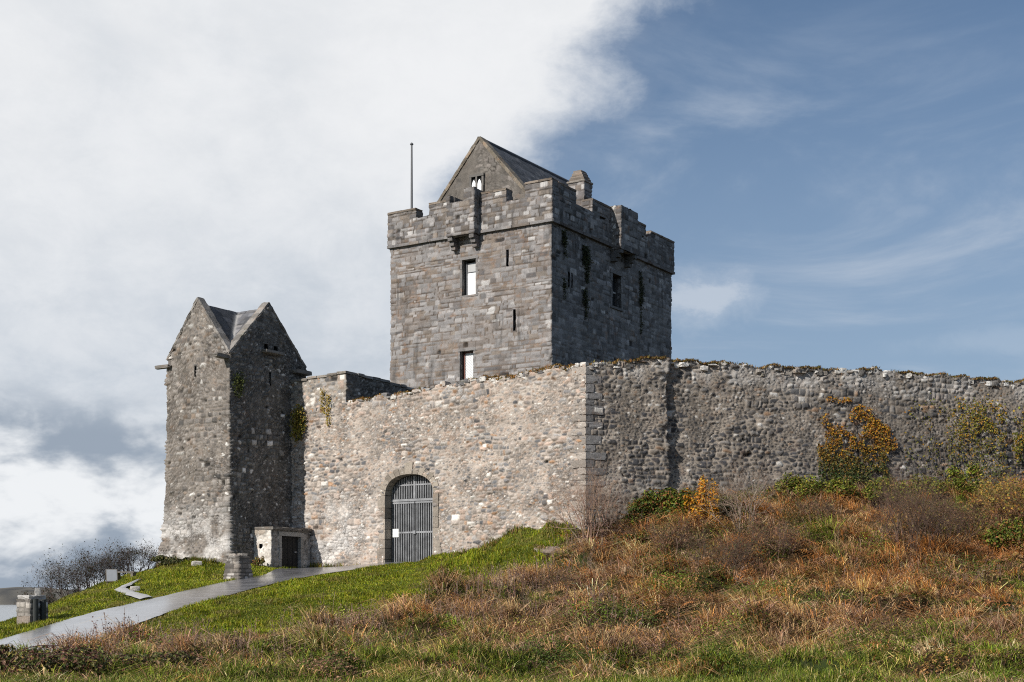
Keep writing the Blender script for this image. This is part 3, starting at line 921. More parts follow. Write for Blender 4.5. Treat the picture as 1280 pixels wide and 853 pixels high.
    for cx in (X0 + .16, X1 - .18):
        mb = MB()
        for j, (pz, py, pl) in enumerate(((16.9, Y0 + .30, .56), (16.70, Y0 + .37, .42), (16.52, Y0 + .43, .30))):
            mb.rock((cx, py, pz), (.27, pl, .19), np.array((.15, .14, .135)) * (.9 + .1 * j), int(cx * 100) % 97 + j, 3, .06, 0, .25)
        mb.build('corbel', M_KEEP, mach, KO)
    # box machicolation on the shaded side
    mb = MB()
    A0, A1, XO = 20.30, 22.05, KX + .62
    stone_box(mb, XO - .26, XO, A0, A1, 16.95, 19.05, [S_PARA, S_PARAR, S_PARA, S_PARA], .055, bottom=True)
    stone_box(mb, KX - .2, XO - .265, A0, A0 + .26, 16.95, 19.08, [S_PARAW, S_PARAR, S_PARA, S_PARA], .055, bottom=True)
    stone_box(mb, KX - .2, XO - .265, A1 - .26, A1, 16.95, 18.9, [S_PARA, S_PARAR, S_PARA, S_PARA], .055, bottom=True)
    mach = B(mb, 'machicolation', M_KEEP, smooth=True)
    mb = MB()
    for cy in (A0 + .16, A1 - .16):
        mb = MB()
        for j, (pz, pxo, pl) in enumerate(((16.85, -.30, .60), (16.66, -.37, .45), (16.48, -.44, .30))):
            mb.rock((XO + pxo, cy, pz), (pl, .27, .19), np.array((.12, .118, .115)), int(cy * 100) % 97 + j, 3, .06, 0, .25)
        mb.build('corbel', M_KEEP, mach, KO)
    # front windows
    for i, (a0, a1, z0, z1) in enumerate(FW):
        mb = MB(); recess(mb, ('y', KY - .03), a0, a1, z0, z1, .55, (.10, .095, .09))
        w = B(mb, 'window', M_KEEP)
        mb = MB(); frame_rect(mb, ('y', KY), a0, a1, z0, z1, .12, .03, .16, (.19, .18, .175), 10 + i * 30); mb.build('frame', M_KEEP, w, KO)
        mb = MB()
        zm = z0 + (z1 - z0) * (.66 if i == 0 else .96)
        y = KY + .27
        mb.box(a0 + .12, a1 - .05, y, y + .02, z0 + .06, zm, (.8, .8, .8)); mb.build('pane', M_WHITE, w, KO)
        if i == 0:
            mb = MB(); mb.box(a0 + .12, a1 - .05, y + .005, y + .025, zm + .03, z1 - .12, (.5, .5, .5)); mb.build('pane', M_PANE, w, KO)
        mb = MB()
        mat = M_POLE if i == 0 else M_REDF
        mb.box(a0 + .02, a0 + .12, y - .03, y + .03, z0 + .01, z1 - .01); mb.box(a1 - .05, a1 - .01, y - .03, y + .03, z0 + .01, z1 - .01)
        mb.box(a0 + .12, a1 - .05, y - .03, y + .03, z0 + .01, z0 + .06); mb.box(a0 + .12, a1 - .05, y - .03, y + .03, zm, zm + .03 if i == 0 else z1 - .01)
        if i == 1:      # leaded lattice
            xs0, xs1, zs0, zs1 = a0 + .12, a1 - .05, z0 + .06, zm
            segs = []
            s = .13
            for d in np.arange(-2, 2.5, s):
                for sg in (1, -1):
                    pts = []
                    for xx in np.linspace(xs0, xs1, 25):
                        zz = zs0 + d + sg * 1.4 * (xx - xs0) + (0 if sg > 0 else .8)
                        if zs0 < zz < zs1: pts.append((xx, zz))
                    if len(pts) > 1: segs.append((pts[0][0], y - .006, pts[0][1], pts[-1][0], y - .006, pts[-1][1], .005, .005))
            ml = MB(); ml.tubes(segs, (.3, .3, .3), 3); ml.build('lattice', M_PANE, w, KO)
        mb.build('casement', mat, w, KO)
    for i, (a0, a1, z0, z1) in enumerate(FS):
        mb = MB(); recess(mb, ('y', KY - .03), a0, a1, z0, z1, .6, (.02, .02, .02)); w = B(mb, 'slit_window', M_BLACK)
        mb = MB(); frame_rect(mb, ('y', KY), a0, a1, z0, z1, .20 if i == 0 else .05, .006, .12, (.245, .23, .235), 100 + i * 30, i == 0); mb.build('frame', M_KEEP, w, KO)
    for i, (a0, a1, z0, z1) in enumerate(RW):
        mb = MB(); recess(mb, ('x', KX + .03), a0, a1, z0, z1, .5, (.08, .08, .08)); w = B(mb, 'window', M_KEEP)
        mb = MB(); frame_rect(mb, ('x', KX), a0, a1, z0, z1, .17, .06, .16, (.18, .18, .18), 170); mb.build('frame', M_KEEP, w, KO)
        mb = MB(); x = KX - .3
        mb.box(x - .02, x, a0 + .03, a1 - .03, z0, z1 - .02); mb.build('pane', M_GLASS, w, KO)
        mb = MB(); mb.box(x - .03, x + .04, (a0 + a1) / 2 - .05, (a0 + a1) / 2 + .05, z0, z1); mb.box(x - .03, x + .035, a0, a1, (z0 + z1) / 2 - .04, (z0 + z1) / 2 + .04); mb.build('mullion', M_KEEP, w, KO)
    for i, (a0, a1, z0, z1) in enumerate(RS):
        mb = MB(); recess(mb, ('x', KX + .03), a0, a1, z0, z1, .5, (.02, .02, .02)); w = B(mb, 'slit_window', M_BLACK)
        mb = MB(); frame_rect(mb, ('x', KX), a0, a1, z0, z1, .06, .012, .12, (.13, .13, .13), 200 + i * 30); mb.build('frame', M_KEEP, w, KO)
    # gabled roof inside the parapet
    GX, GZ, HW, EV = -14.92, 22.03, 3.95, 17.55
    GY0, GY1 = KY + 1.2, KB - 1.1
    sl = (GZ - EV) / HW
    gh = lambda u: max(.02, (GZ - EV) - abs(u - HW) * sl)
    wx0, wx1, wz0, wz1 = -15.32, -14.74, 19.25, 20.2
    mb = MB()
    panel(mb, (GX - HW, GY0, EV), (1, 0, 0), (0, 0, 1), (0, -1, 0), 2 * HW, GZ - EV, .06, S_GABLE, None, gh)
    panel(mb, (GX + HW, GY0 + .45, EV), (-1, 0, 0), (0, 0, 1), (0, 1, 0), 2 * HW, GZ - EV, .3, S_GABLE, None, gh)
    panel(mb, (GX + HW, GY1, EV), (-1, 0, 0), (0, 0, 1), (0, 1, 0), 2 * HW, GZ - EV, .2, S_GABLE, None, gh)
    mb.box(GX - HW, GX + HW, GY0 + .05, GY1 - .05, 17.0, EV, (.13, .12, .11))
    gw = B(mb, 'gable_wall', M_GABLE, smooth=True)
    mb = MB()
    for sg in (-1, 1):
        n = 16
        for i in range(n):
            f = (i + .5) / n; L = math.hypot(HW, GZ - EV) / n
            cx = GX + sg * HW * (1 - f); cz = EV + (GZ - EV) * f + .05
            a = sg * math.atan2(GZ - EV, HW)
            m2 = MB(); m2.rock((0, 0, 0), (L + .03, .52, .16), np.array((.17, .145, .115)) * rng.uniform(.7, 1.5), i + 50 * (sg + 1), 2, .07, 0, .1)
            v = m2.v[0]; ca, sa = math.cos(-a), math.sin(-a)
            v = np.stack([v[:, 0] * math.cos(a) + v[:, 2] * math.sin(a), v[:, 1], -v[:, 0] * math.sin(a) + v[:, 2] * math.cos(a)], 1)
            mb.add(v + np.array((cx, GY0 + .2, cz)), m2.c[0], m2.q[0])
    B(mb, 'coping', M_CAP)
    mb = MB()
    Ls = math.hypot(HW, GZ - EV)
    for sg in (-1, 1):
        U = np.array((0, 1., 0)); V = np.array((-sg * HW, 0, GZ - EV)) / Ls; N = np.array((sg * (GZ - EV), 0, HW)) / Ls
        O = np.array((GX + sg * HW, GY0 + .42, EV)) + N * .02
        panel(mb, O, U, V, N, GY1 - GY0 - .4, Ls, .07, S_SLATE)
    mb.tubes([(GX, GY0 + .4, GZ + .02, GX, GY1, GZ + .02, .09, .09)], (.10, .10, .11), 6)
    B(mb, 'roof', M_SLATE, smooth=True)
    # two-light window in the gable
    mb = MB()
    recess(mb, ('y', GY0 - .075), wx0, wx1, wz0, wz1, .06, (.02, .02, .02))
    w = mb.build('window', M_BLACK, gw, KO)
    mb = MB()
    frame_rect(mb, ('y', GY0 - .06), wx0, wx1, wz0, wz1, .11, .06, .05, (.12, .11, .10), 260)
    mb.box((wx0 + wx1) / 2 - .045, (wx0 + wx1) / 2 + .045, GY0 - .13, GY0 - .02, wz0, wz1, (.12, .11, .10))
    for c in (wx0 + .13, wx1 - .13):       # pointed light of pale glass
        k = np.array([(-.115, 0), (.115, 0), (.115, .52), (.07, .68), (0, .78), (-.07, .68), (-.115, .52)])
        mb.add([(c + a, GY0 - .095, wz0 + .04 + b) for a, b in k], (.85, .86, .88), None, [(0, 1, 2), (0, 2, 3), (0, 3, 4), (0, 4, 5), (0, 5, 6)])
    mb.build('twin_light', M_TWIN, gw, KO)
    # chimney with a small gabled cap
    mb = MB(); cx, cy = -11.30, 19.35
    a, b = .43, .36
    stone_box(mb, cx - a, cx + a, cy - b, cy + b, 16.9, 20.12, [S_PARA, S_PARAR, S_PARA, S_PARA], .06)
    ch = B(mb, 'chimney', M_KEEP, smooth=True)
    mb = MB()
    mb.rock((cx, cy, 20.15), (2 * a + .16, 2 * b + .16, .09), (.24, .215, .19), 5, 2, .04, 0, .05)
    nz = 4
    for k in range(nz):
        f = k / nz; w0 = 1 - .62 * f
        mb.rock((cx, cy, 20.26 + k * .125), ((2 * a - .02) * w0, (2 * b - .02) * (1 - .25 * f), .15), np.array((.19, .16, .135)) * rng.uniform(.8, 1.2), 16 + k, 3, .05, 0, .12)
    mb.build('cap', M_CAP, ch, KO)
    return t


S_PARAR = style(KSHADE, [28, 28, 14, 20, 8], (.095, .092, .088), .40, .25, 39, 'ashlar', amp=.04, cover=.4, jw=.025, warp=.06, pits=.02)  # shaded-face copy of the parapet stone
S_PARAW = style([(.55, .53, .50), (.30, .28, .26), (.16, .15, .14), (.65, .63, .6)], [3, 3, 3, 2], (.15, .14, .13), .30, .22, 41, amp=.04, cover=.2)
M_GABLE = stone_mat('gable_render', streak=0.45, lichen=0.25, rust=0.15, off=8)
M_TWIN = leaf_mat('pale_leaded_glass', 0.5, 0.0)
build_keep()

fp = L2W([(-18.55, 15.35, 17.06)])[0]
mb = MB()
mb.tubes([(0, 0, 0, 0, 0, .3, .12, .10), (0, 0, .3, 0, 0, 2.6, .060, .055), (0, 0, 2.6, 0, 0, 5.15, .055, .042), (0, 0, 5.15, 0, 0, 5.2, .085, .085), (0, 0, 5.2, 0, 0, 5.26, .085, .02)], (.1, .1, .1), 8)
o = mb.build('flagpole', M_POLE); o.location = fp
tag(o, 'thin dark flagpole standing bare on the keep roof', 'flagpole')

# ------------------------------------------------------------------ the left tower with two gables
TX0, TX1, TY0, TY1 = -15.95, -12.82, -3.25, 0.84
TO = np.array([(TX0 + TX1) / 2, (TY0 + TY1) / 2, 1.0])
TE, TP = 8.70, 10.80


def build_tower():
    t = castle_thing('gabled_tower', 'narrow rubble gatehouse tower topped by two steep gables, at the wall\'s left end', 'castle tower', TO)
    W, Dp = TX1 - TX0, TY1 - TY0

    def top(u):
        u = u % (2 * W + 2 * Dp)
        for L in (W, Dp, W, Dp):
            if u <= L: return TE + (TP - TE) * (1 - abs(u - L / 2) / (L / 2))
            u -= L
        return TE
    mb = MB()
    flare = lambda u, z: 0.17 * sm(z, 3.6, 0.9) + np.clip((8 - z) * .012, 0, .08)
    slits = [(-14.53, -14.45, 8.0, 8.4, 'y'), (-1.19, -1.11, 7.8, 8.3, 'x'), (-1.46, -1.27, 9.12, 9.31, 'x'), (-.94, -.75, 9.12, 9.31, 'x')]
    holes = []
    for a0, a1, z0, z1, ax in slits:
        u0, u1 = (a0 - TX0, a1 - TX0) if ax == 'y' else (W + a0 - TY0, W + a1 - TY0)
        holes.append(lambda u, z, u0=u0, u1=u1, z0=z0, z1=z1: (u > u0) & (u < u1) & (z > z0) & (z < z1))
    ub = []
    for a0, a1, z0, z1, ax in slits: ub += [a0 - TX0, a1 - TX0] if ax == 'y' else [W + a0 - TY0, W + a1 - TY0]
    shell(mb, [(TX0, TY0), (TX1, TY0), (TX1, TY1), (TX0, TY1)], [S_TOWER, S_TOWERR, S_TOWER, S_TOWER], 0.3, top, [.034, .034, .25, .25], .034, True, holes, ub, (), flare)
    B = lambda mb, name, mat, smooth=False: mb.build(name, mat, t, TO, smooth)
    # inner faces of the gables
    G = .34
    for (a, b) in (((TX1 - G, TY0 + G), (TX0 + G, TY0 + G)), ((TX1 - G, TY1 - G), (TX1 - G, TY0 + G)), ((TX0 + G, TY1 - G), (TX1 - G, TY1 - G)), ((TX0 + G, TY0 + G), (TX0 + G, TY1 - G))):
        a = np.array(a); b = np.array(b); L = np.linalg.norm(b - a); d = (b - a) / L
        panel(mb, (*a, TE - .5), (*d, 0), (0, 0, 1), (d[1], -d[0], 0), L, TP - TE, .12, S_TOWERR, None, lambda u, L=L: .5 + (TP - TE) * (1 - abs(u - L / 2) / (L / 2)) * .98)
    B(mb, 'wall', M_TOWER, True)
    for i, (a0, a1, z0, z1, ax) in enumerate(slits):
        mb = MB(); p = ('y', TY0 - .04) if ax == 'y' else ('x', TX1 + .04)
        recess(mb, p, a0, a1, z0, z1, .5, (.02, .02, .02)); w = B(mb, 'slit_window', M_BLACK)
        mb = MB(); frame_rect(mb, ('y', TY0) if ax == 'y' else ('x', TX1), a0, a1, z0, z1, .05, .015, .1, (.14, .13, .12), 300 + i * 20, sill=False); mb.build('frame', M_TOWER, w, TO)
    # rake copings
    mb = MB(); k = 0
    for (p, q) in (((TX0, TY0), (TX1, TY0)), ((TX1, TY0), (TX1, TY1)), ((TX1, TY1), (TX0, TY1)), ((TX0, TY1), (TX0, TY0))):
        p = np.array(p); q = np.array(q); L = np.linalg.norm(q - p); d = (q - p) / L; n_in = np.array([-d[1], d[0]])
        n = 9
        for half in (0, 1):
            for i in range(n):
                f = (i + .5) / n / 2; ff = f if half == 0 else 1 - f
                c = p + d * L * ff + n_in * .13
                z = TE + (TP - TE) * f * 2 + .05
                a = math.atan2((TP - TE), L / 2) * (1 if half == 0 else -1)
                sl = math.hypot(L / 2, TP - TE) / n
                m2 = MB(); k += 1
                m2.rock((0, 0, 0), (sl + .05, .34, .09), np.array((.25, .23, .21)) * rng.uniform(.45, 1.3), k, 3, .13, 0, .12)
                v = m2.v[0]
                al = v[:, 0] * math.cos(a) - v[:, 2] * math.sin(a); zz = v[:, 0] * math.sin(a) + v[:, 2] * math.cos(a)
                P = np.stack([c[0] + d[0] * al + n_in[0] * v[:, 1], c[1] + d[1] * al + n_in[1] * v[:, 1], z + zz], 1)
                mb.add(P, m2.c[0], m2.q[0])
    B(mb, 'coping', M_CAP)
    # crossing slate roofs: two ridges, four valleys
    mb = MB()
    xs = np.linspace(TX0 + .28, TX1 - .28, 60); ys = np.linspace(TY0 + .28, TY1 - .28, 70)
    X, Y = np.meshgrid(xs, ys, indexing='ij'); cx, cy = TO[0], TO[1]
    A = (TP - TE) * (1 - np.abs(X - cx) / (W / 2)); Bz = (TP - TE) * (1 - np.abs(Y - cy) / (Dp / 2))
    isA = A > Bz
    Z = TE - .10 + np.maximum(A, Bz)
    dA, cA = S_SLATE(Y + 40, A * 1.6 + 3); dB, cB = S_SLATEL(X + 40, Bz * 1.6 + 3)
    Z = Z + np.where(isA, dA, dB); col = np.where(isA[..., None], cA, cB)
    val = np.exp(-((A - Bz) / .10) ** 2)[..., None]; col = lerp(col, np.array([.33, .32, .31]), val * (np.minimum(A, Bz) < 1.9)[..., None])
    I = np.arange(60 * 70).reshape(60, 70)
    mb.add(np.stack([X, Y, Z], -1).reshape(-1, 3), col.reshape(-1, 3), np.stack([I[:-1, :-1], I[1:, :-1], I[1:, 1:], I[:-1, 1:]], -1).reshape(-1, 4))
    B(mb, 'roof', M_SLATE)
    # stone water spouts at the valley feet, and a sill ledge
    for (c, sz, seed) in (((TX0 - .12, TY0 - .10, 8.48), (.70, .22, .12), 1), ((TX1 - .14, TY0 - .22, 8.58), (.26, .75, .13), 2), ((TX1 + .10, TY1 - .35, 8.50), (.40, .85, .15), 3)):
        mb = MB(); mb.rock(c, sz, (.17, .155, .14), seed, 3, .08, 0, .12); B(mb, 'water_spout', M_TOWER)
    mb = MB(); mb.rock((TX1 + .10, -1.1, 9.03), (.34, 1.0, .10), (.20, .185, .17), 9, 3, .06, 0, .1); B(mb, 'ledge', M_TOWER)
    return t


build_tower()

# ------------------------------------------------------------------ stone hut in the corner of tower and wall
def build_hut():
    o = np.array((-12.2, -1.1, 1.0))
    t = castle_thing('stone_hut', 'small whitewashed stone lean-to with a black door, between tower and wall', 'hut', o)
    x0, x1, y0, y1, zt = TX1 + .10, -11.75, -2.24, -.12, 2.40
    W = x1 - x0
    d0, d1, dz0, dz1 = -1.70, -.66, 0.90, 2.18
    hole = lambda u, z: (u > W + d0 - y0) & (u < W + d1 - y0) & (z < dz1)
    vh = lambda u, z: (u > .42) & (u < .54) & (z > 1.72) & (z < 1.88)
    S_HUTR = style([(.30, .28, .26), (.24, .225, .21), (.36, .34, .32), (.18, .16, .14)], [4, 3, 3, 1.4], (.28, .26, .24), .30, .19, 63, amp=.05, cover=.5)  # shaded copy of the hut stone, colours painted about half as bright
    mb = MB()
    shell(mb, [(x0, y0), (x1, y0), (x1, y1)], [S_HUT, S_HUTR], 0.4, zt, .04, .04, False, [hole, vh], [W + d0 - y0, W + d1 - y0, .42, .54], [dz1, 1.72, 1.88])
    mb.box(x0 + .06, x0 + .1, y0 + .1, y1, .5, zt, (.2, .2, .2))
    mb.build('wall', M_HUT, t, o, True)
    mb = MB(); recess(mb, ('y', y0 - .03), x0 + .42, x0 + .54, 1.72, 1.88, .3); mb.build('vent', M_BLACK, t, o)
    mb = MB()
    for i in range(4):
        a, b = lerp(y0 - .05, y1, i / 4), lerp(y0 - .05, y1, (i + 1) / 4)
        mb.rock(((x0 + x1) / 2 + .03, (a + b) / 2, zt + .045 + .005 * (i % 2)), (W + .20, b - a - .01, .11), np.array((.15, .135, .12)) * rng.uniform(.8, 1.3), i + 3, 3, .05, 0, .1)
    mb.build('roof', M_TOWER, t, o)
    mb = MB()
    for i in range(7):
        a, b = lerp(d0 + .02, d1 - .02, i / 7), lerp(d0 + .02, d1 - .02, (i + 1) / 7)
        mb.box(x1 - .16, x1 - .11 + .006 * (i % 2), a + .004, b - .004, dz0, dz1 - .02, (.02, .02, .02))
    d = mb.build('door', M_DOOR, t, o)
    mb = MB(); mb.box(x1 - .105, x1 - .07, d1 - .22, d1 - .12, 1.58, 1.64); mb.build('handle', M_GALV, d, o)
    mb = MB()
    frame_rect(mb, ('x', x1 + .01), d0, d1, dz0, dz1, .14, .03, .2, (.30, .285, .265), 700, sill=False); mb.build('door_surround', M_HUT, t, o)


build_hut()

# ------------------------------------------------------------------ curtain wall of the bawn
WTOP = [(-12.9, 7.0), (-10.14, 7.06), (-8.36, 7.19), (-6.92, 7.32), (-4.85, 7.42), (-2.23, 7.53), (0, 7.62)]


def build_bawn():
    o = np.array((0, 0, 2.0)); ow = L2W(o)[0]
    t = castle_thing('curtain_wall', 'long rubble curtain wall with an arched gateway, running across in front of the keep', 'castle wall', o)
    B = lambda mb, name, mat, smooth=False, par=None: mb.build(name, mat, par or t, o, smooth)
    gx, hw, gs, gt, gb = -7.215, 1.065, 3.62, 4.34, 0.2
    x0 = TX1 - .5
    def arch(x, z, grow=0.0):
        k = hw + grow; a = np.abs(x - gx); rise = gt - gs + grow
        return (a < k) & (z < gs + rise * np.sqrt(np.clip(1 - (a / k) ** 2.3, 0, 1)))
    hole = lambda u, z: arch(u + x0, z, 0.06) & (z > gb)
    top = lambda u: np.interp(u + x0, [a for a, _ in WTOP], [b for _, b in WTOP]) + (vnoise(np.array(u * 2.3), np.array(1.0), 5) - .5) * .16 + (vnoise(np.array(u * 7.), np.array(2.0), 6) - .5) * .08
    mb = MB()
    cornerfl = lambda u, z: .05 * sm(z, 5, 1)
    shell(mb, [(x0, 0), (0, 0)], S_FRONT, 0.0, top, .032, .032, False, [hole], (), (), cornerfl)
    # back face and top of the front stretch
    TH = 1.1
    xs = np.linspace(x0, -.4, 60); zt = np.array([top(x - x0) for x in xs]) - .05
    rows = [np.stack([xs, np.full(60, .01), zt + .03], 1), np.stack([xs, np.full(60, .5), zt + .02 + .05 * hsh(np.arange(60), 3, 3)], 1), np.stack([xs, np.full(60, TH), zt], 1), np.stack([xs, np.full(60, TH), np.full(60, 4.8)], 1)]
    V = np.stack(rows, 0); I = np.arange(4 * 60).reshape(4, 60)
    mb.add(V.reshape(-1, 3), (.20, .175, .15), np.stack([I[:-1, :-1], I[:-1, 1:], I[1:, 1:], I[1:, :-1]], -1).reshape(-1, 4))
    front = B(mb, 'wall', M_FRONT, True)
    # dressed surround of the arch (jamb stones and voussoirs)
    mb = MB(); k = 0
    z = 0.9
    while z < gs - .05:
        h = min(rng.uniform(.30, .52), gs - z)
        if gs - z - h < .15: h = gs - z
        for sg in (-1, 1):
            k += 1; w = rng.uniform(.24, .36); c = np.array((.33, .285, .24)) * rng.uniform(.65, 1.15)
            mb.rock((gx + sg * (hw + w / 2 - .005), .14, z + h / 2), (w, .40, h - .012), c, k, 3, .025, 0, .06)
        z += h
    n = 15; ths = np.linspace(0, np.pi, n + 1)
    e = 2 / 2.3
    def arc(th, g):
        c, s_ = math.cos(th), math.sin(th)
        return gx + (hw + g) * math.copysign(abs(c) ** e, c), gs + (gt - gs + g) * abs(s_) ** e
    for i in range(n):
        a, b = ths[i] + .008, ths[i + 1] - .008; pts = []
        g1 = .21 + .05 * (i % 2) + (.16 if i == n // 2 else 0); y0 = -.04 - (.03 if i == n // 2 else 0)
        inner = [arc(x, 0) for x in np.linspace(a, b, 4)]; outer = [arc(x, g1) for x in np.linspace(b, a, 4)]
        ring = inner + outer
        v = [(x, y0, z_) for x, z_ in ring] + [(x, .36, z_) for x, z_ in ring]
        m_ = len(ring)
        q = [(j, (j + 1) % m_, m_ + (j + 1) % m_, m_ + j) for j in range(m_)]
        q += [(0, 7, 6, 1), (1, 6, 5, 2), (2, 5, 4, 3)]
        mb.add(v, np.array((.30, .26, .215)) * rng.uniform(.6, 1.2), q)
    B(mb, 'arch_surround', M_FRONT)
    # passage behind the gate
    mb = MB(); mb.box(gx - hw - .3, gx - hw - .001, .345, TH - .01, .2, 4.6, (.1, .1, .1)); mb.box(gx + hw + .001, gx + hw + .3, .345, TH - .01, .2, 4.6, (.1, .1, .1)); mb.box(gx - hw - .3, gx + hw + .3, .37, TH - .01, gt + .02, 4.62, (.1, .1, .1))
    B(mb, 'passage', M_RIGHT)
    # gate
    gy = .335
    mb = MB()
    ni = 40
    for i in range(12):
        a, b = lerp(gx - hw, gx + hw, i / 12), lerp(gx - hw, gx + hw, (i + 1) / 12)
        zt_ = min(gs + (gt - gs) * math.sqrt(max(0, 1 - (abs((a if i < 6 else b) - gx) / hw) ** 2.3)), gs + (gt - gs) * math.sqrt(max(0, 1 - (abs((b if i < 6 else a) - gx) / hw) ** 2.3)) if i not in (5, 6) else 9) + .15
        mb.box(a + .003, b - .003, gy + .06, gy + .09, .75, min(zt_, gt + .06), (.03, .03, .03))  # dark backing added to give the dark space behind the bars
    gate = B(mb, 'gate', M_DARK)
    bar_z = 3.44
    for sg in (-1, 1):
        mb = MB(); nb = 13
        for i in range(nb):
            x = gx + sg * (.05 + (hw - .12) * i / (nb - 1))
            mb.box(x - .0135, x + .0135, gy, gy + .027, .98 if sg > 0 else .94, bar_z - .05, (.4, .4, .4))
        for z_ in (1.10, 2.28, bar_z - .09):
            a, b = sorted((gx + sg * .02, gx + sg * (hw - .03))); mb.box(a, b, gy - .012, gy - .001, z_ - .03, z_ + .03, (.4, .4, .4))
        B(mb, 'gate_leaf', M_GALV, par=gate)
    mb = MB()
    for i in range(27):
        x = gx - hw + .06 + (2 * hw - .12) * i / 26
        zt_ = gs + (gt - gs) * math.sqrt(max(0, 1 - (abs(x - gx) / hw) ** 2.3)) - .03
        if zt_ > bar_z + .12: mb.box(x - .0135, x + .0135, gy, gy + .027, bar_z + .06, zt_, (.4, .4, .4))
    mb.box(gx - hw + .01, gx + hw - .01, gy - .02, gy + .03, bar_z - .04, bar_z + .045, (.4, .4, .4))
    mb.box(gx - hw * .72, gx + hw * .72, gy - .012, gy - .001, 3.96, 4.01, (.4, .4, .4))
    mb.box(gx - .035, gx + .035, gy - .025, gy + .03, bar_z + .05, gt - .03, (.4, .4, .4))
    B(mb, 'overthrow_grille', M_GALV, par=gate)
    mb = MB(); mb.box(gx - hw + .06, gx - hw + .34, gy - .022, gy - .014, 2.12, 2.42, (.8, .8, .8)); B(mb, 'notice', M_PAPER, par=gate)
    mb = MB(); mb.box(gx - .05, gx + .05, gy - .05, gy - .014, 2.22, 2.34, (.4, .4, .4)); B(mb, 'lock', M_GALV, par=gate)

    # right-hand wall, in the wall's frame from world points
    def lw(t_, off): return W2L([C_at(t_, off)])[0]
    def ltop(u): return 7.62 + .26 * sm(u, 0, 2.9) + .03 * math.sin(u * .7) + (vnoise(np.array(u * 2.3), np.array(4.0), 8) - .5) * .15 + (vnoise(np.array(u * 6.), np.array(2.0), 9) - .5) * .10 - .06 * sm(u, 13, 17)
    mb = MB()
    TBk = 2.90
    edgew = lambda u, z: (fbm(z * 1.4, z * 0 + .5, 77, 3) - .5) * .42 * sm(u, TBk - .35, TBk + .06) + .0
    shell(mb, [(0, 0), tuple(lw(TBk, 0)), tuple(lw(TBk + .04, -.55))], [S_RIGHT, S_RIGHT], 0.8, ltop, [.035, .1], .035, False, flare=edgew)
    cwav = lambda u, z: (fbm(u * .35, z * .35, 79, 3) - .5) * .24 + .12 * sm(z, 5.2, 3.0)
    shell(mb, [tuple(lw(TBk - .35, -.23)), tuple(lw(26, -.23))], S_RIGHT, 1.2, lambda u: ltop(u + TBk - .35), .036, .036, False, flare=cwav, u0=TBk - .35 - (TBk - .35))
    # top and back
    ts = np.linspace(0.0, 26, 110); zz = np.array([ltop(x) for x in ts])
    rws = []
    for off, dz_ in ((-.02, -.03), (-.40, -.02), (-.75, .0), (-1.4, -.06), (-1.4, -5)):
        p = np.array([lw(x, off) for x in ts]); 
        if off > -.3: p = np.array([lw(x, off - (.23 if x > TBk - .3 else 0)) for x in ts])
        rws.append(np.concatenate([p, (zz + dz_)[:, None]], 1))
    V = np.stack(rws, 0); I = np.arange(5 * 110).reshape(5, 110)
    mb.add(V.reshape(-1, 3), (.16, .14, .12), np.stack([I[:-1, :-1], I[:-1, 1:], I[1:, 1:], I[1:, :-1]], -1).reshape(-1, 4))
    e0, e1 = lw(26, -.23), lw(26, -1.4)
    mb.add([(*e0, .8), (*e1, .8), (*e1, 7.7), (*e0, 7.7)], (.16, .14, .12), [(0, 1, 2, 3)])
    B(mb, 'wall', M_RIGHT, True)
    # quoins at the bend
    mb = MB(); z = 1.6; k = 0
    d2 = lw(1, 0); a2 = math.atan2(d2[1], d2[0])
    while z < 7.35:
        h = rng.uniform(.18, .32); lng = k % 2; k += 1
        c = np.array((.38, .335, .295)) * rng.uniform(.62, 1.15)
        w1 = (.55 if lng else .30) * rng.uniform(.85, 1.15); w2 = (.30 if lng else .60) * rng.uniform(.85, 1.15)
        mb.rock((-w1 / 2 + .03, .100, z + h / 2), (w1, .27, h - .02), c, k, 4, .07, rng.uniform(-.02, .02), .16)
        cc = np.array((.17, .165, .165)) * rng.uniform(.6, 1.2)
        p = d2 * (w2 / 2 + .005); nn = np.array([d2[1], -d2[0]])
        mb.rock((p[0] - nn[0] * .092, p[1] - nn[1] * .092, z + h / 2), (w2, .27, h - .02), cc, k + 50, 4, .07, a2, .16)
        z += h
    B(mb, 'quoins', M_FRONT)
    # rough capping stones along the tops
    mb = MB(); k = 0; x = -10.0
    while x < -.1:
        w = rng.uniform(.09, .32); zt_ = top(x - x0)
        k += 1; c = np.array(BEIGE[rng.choice([0, 2, 5, 5, 3])]) * rng.uniform(.7, 1.1)
        h = rng.uniform(.06, .18); mb.rock((x + w / 2, .10 + rng.uniform(-.02, .06), zt_ - .03 + rng.uniform(-.03, .03)), (w, rng.uniform(.25, .4), h), c, k, 3, .10, rng.uniform(-.2, .2), .35)
        x += w * rng.uniform(.9, 1.25)
    x = 0.05
    while x < 25:
        w = rng.uniform(.09, .34); k += 1
        c = np.array([(.50, .48, .45), (.64, .62, .59), (.56, .54, .51), (.30, .27, .24), (.16, .15, .14)][rng.integers(5)]) * rng.uniform(.75, 1.05)
        h = rng.uniform(.06, .24); off = (-.23 if x > TBk - .1 else 0) - .10 + rng.uniform(-.05, .06)
        p = lw(x + w / 2, off); mb.rock((p[0], p[1], ltop(x) - .06 + rng.uniform(-.10, .06)), (w, rng.uniform(.2, .42), h), c, k, 3, .14, a2 + rng.uniform(-.4, .4), .5)
        x += w * rng.uniform(.6, 1.1)
    B(mb, 'capping', M_CAP)
    # turf and moss growing on the wall tops
    mb = MB()
    n = 9000; xx = rng.uniform(-10.1, -.3, n) ; dens = sm(fbm(xx * .9, xx * 0, 91, 3), .34, .55); kp = rng.random(n) < dens; xx = xx[kp]; n = len(xx)
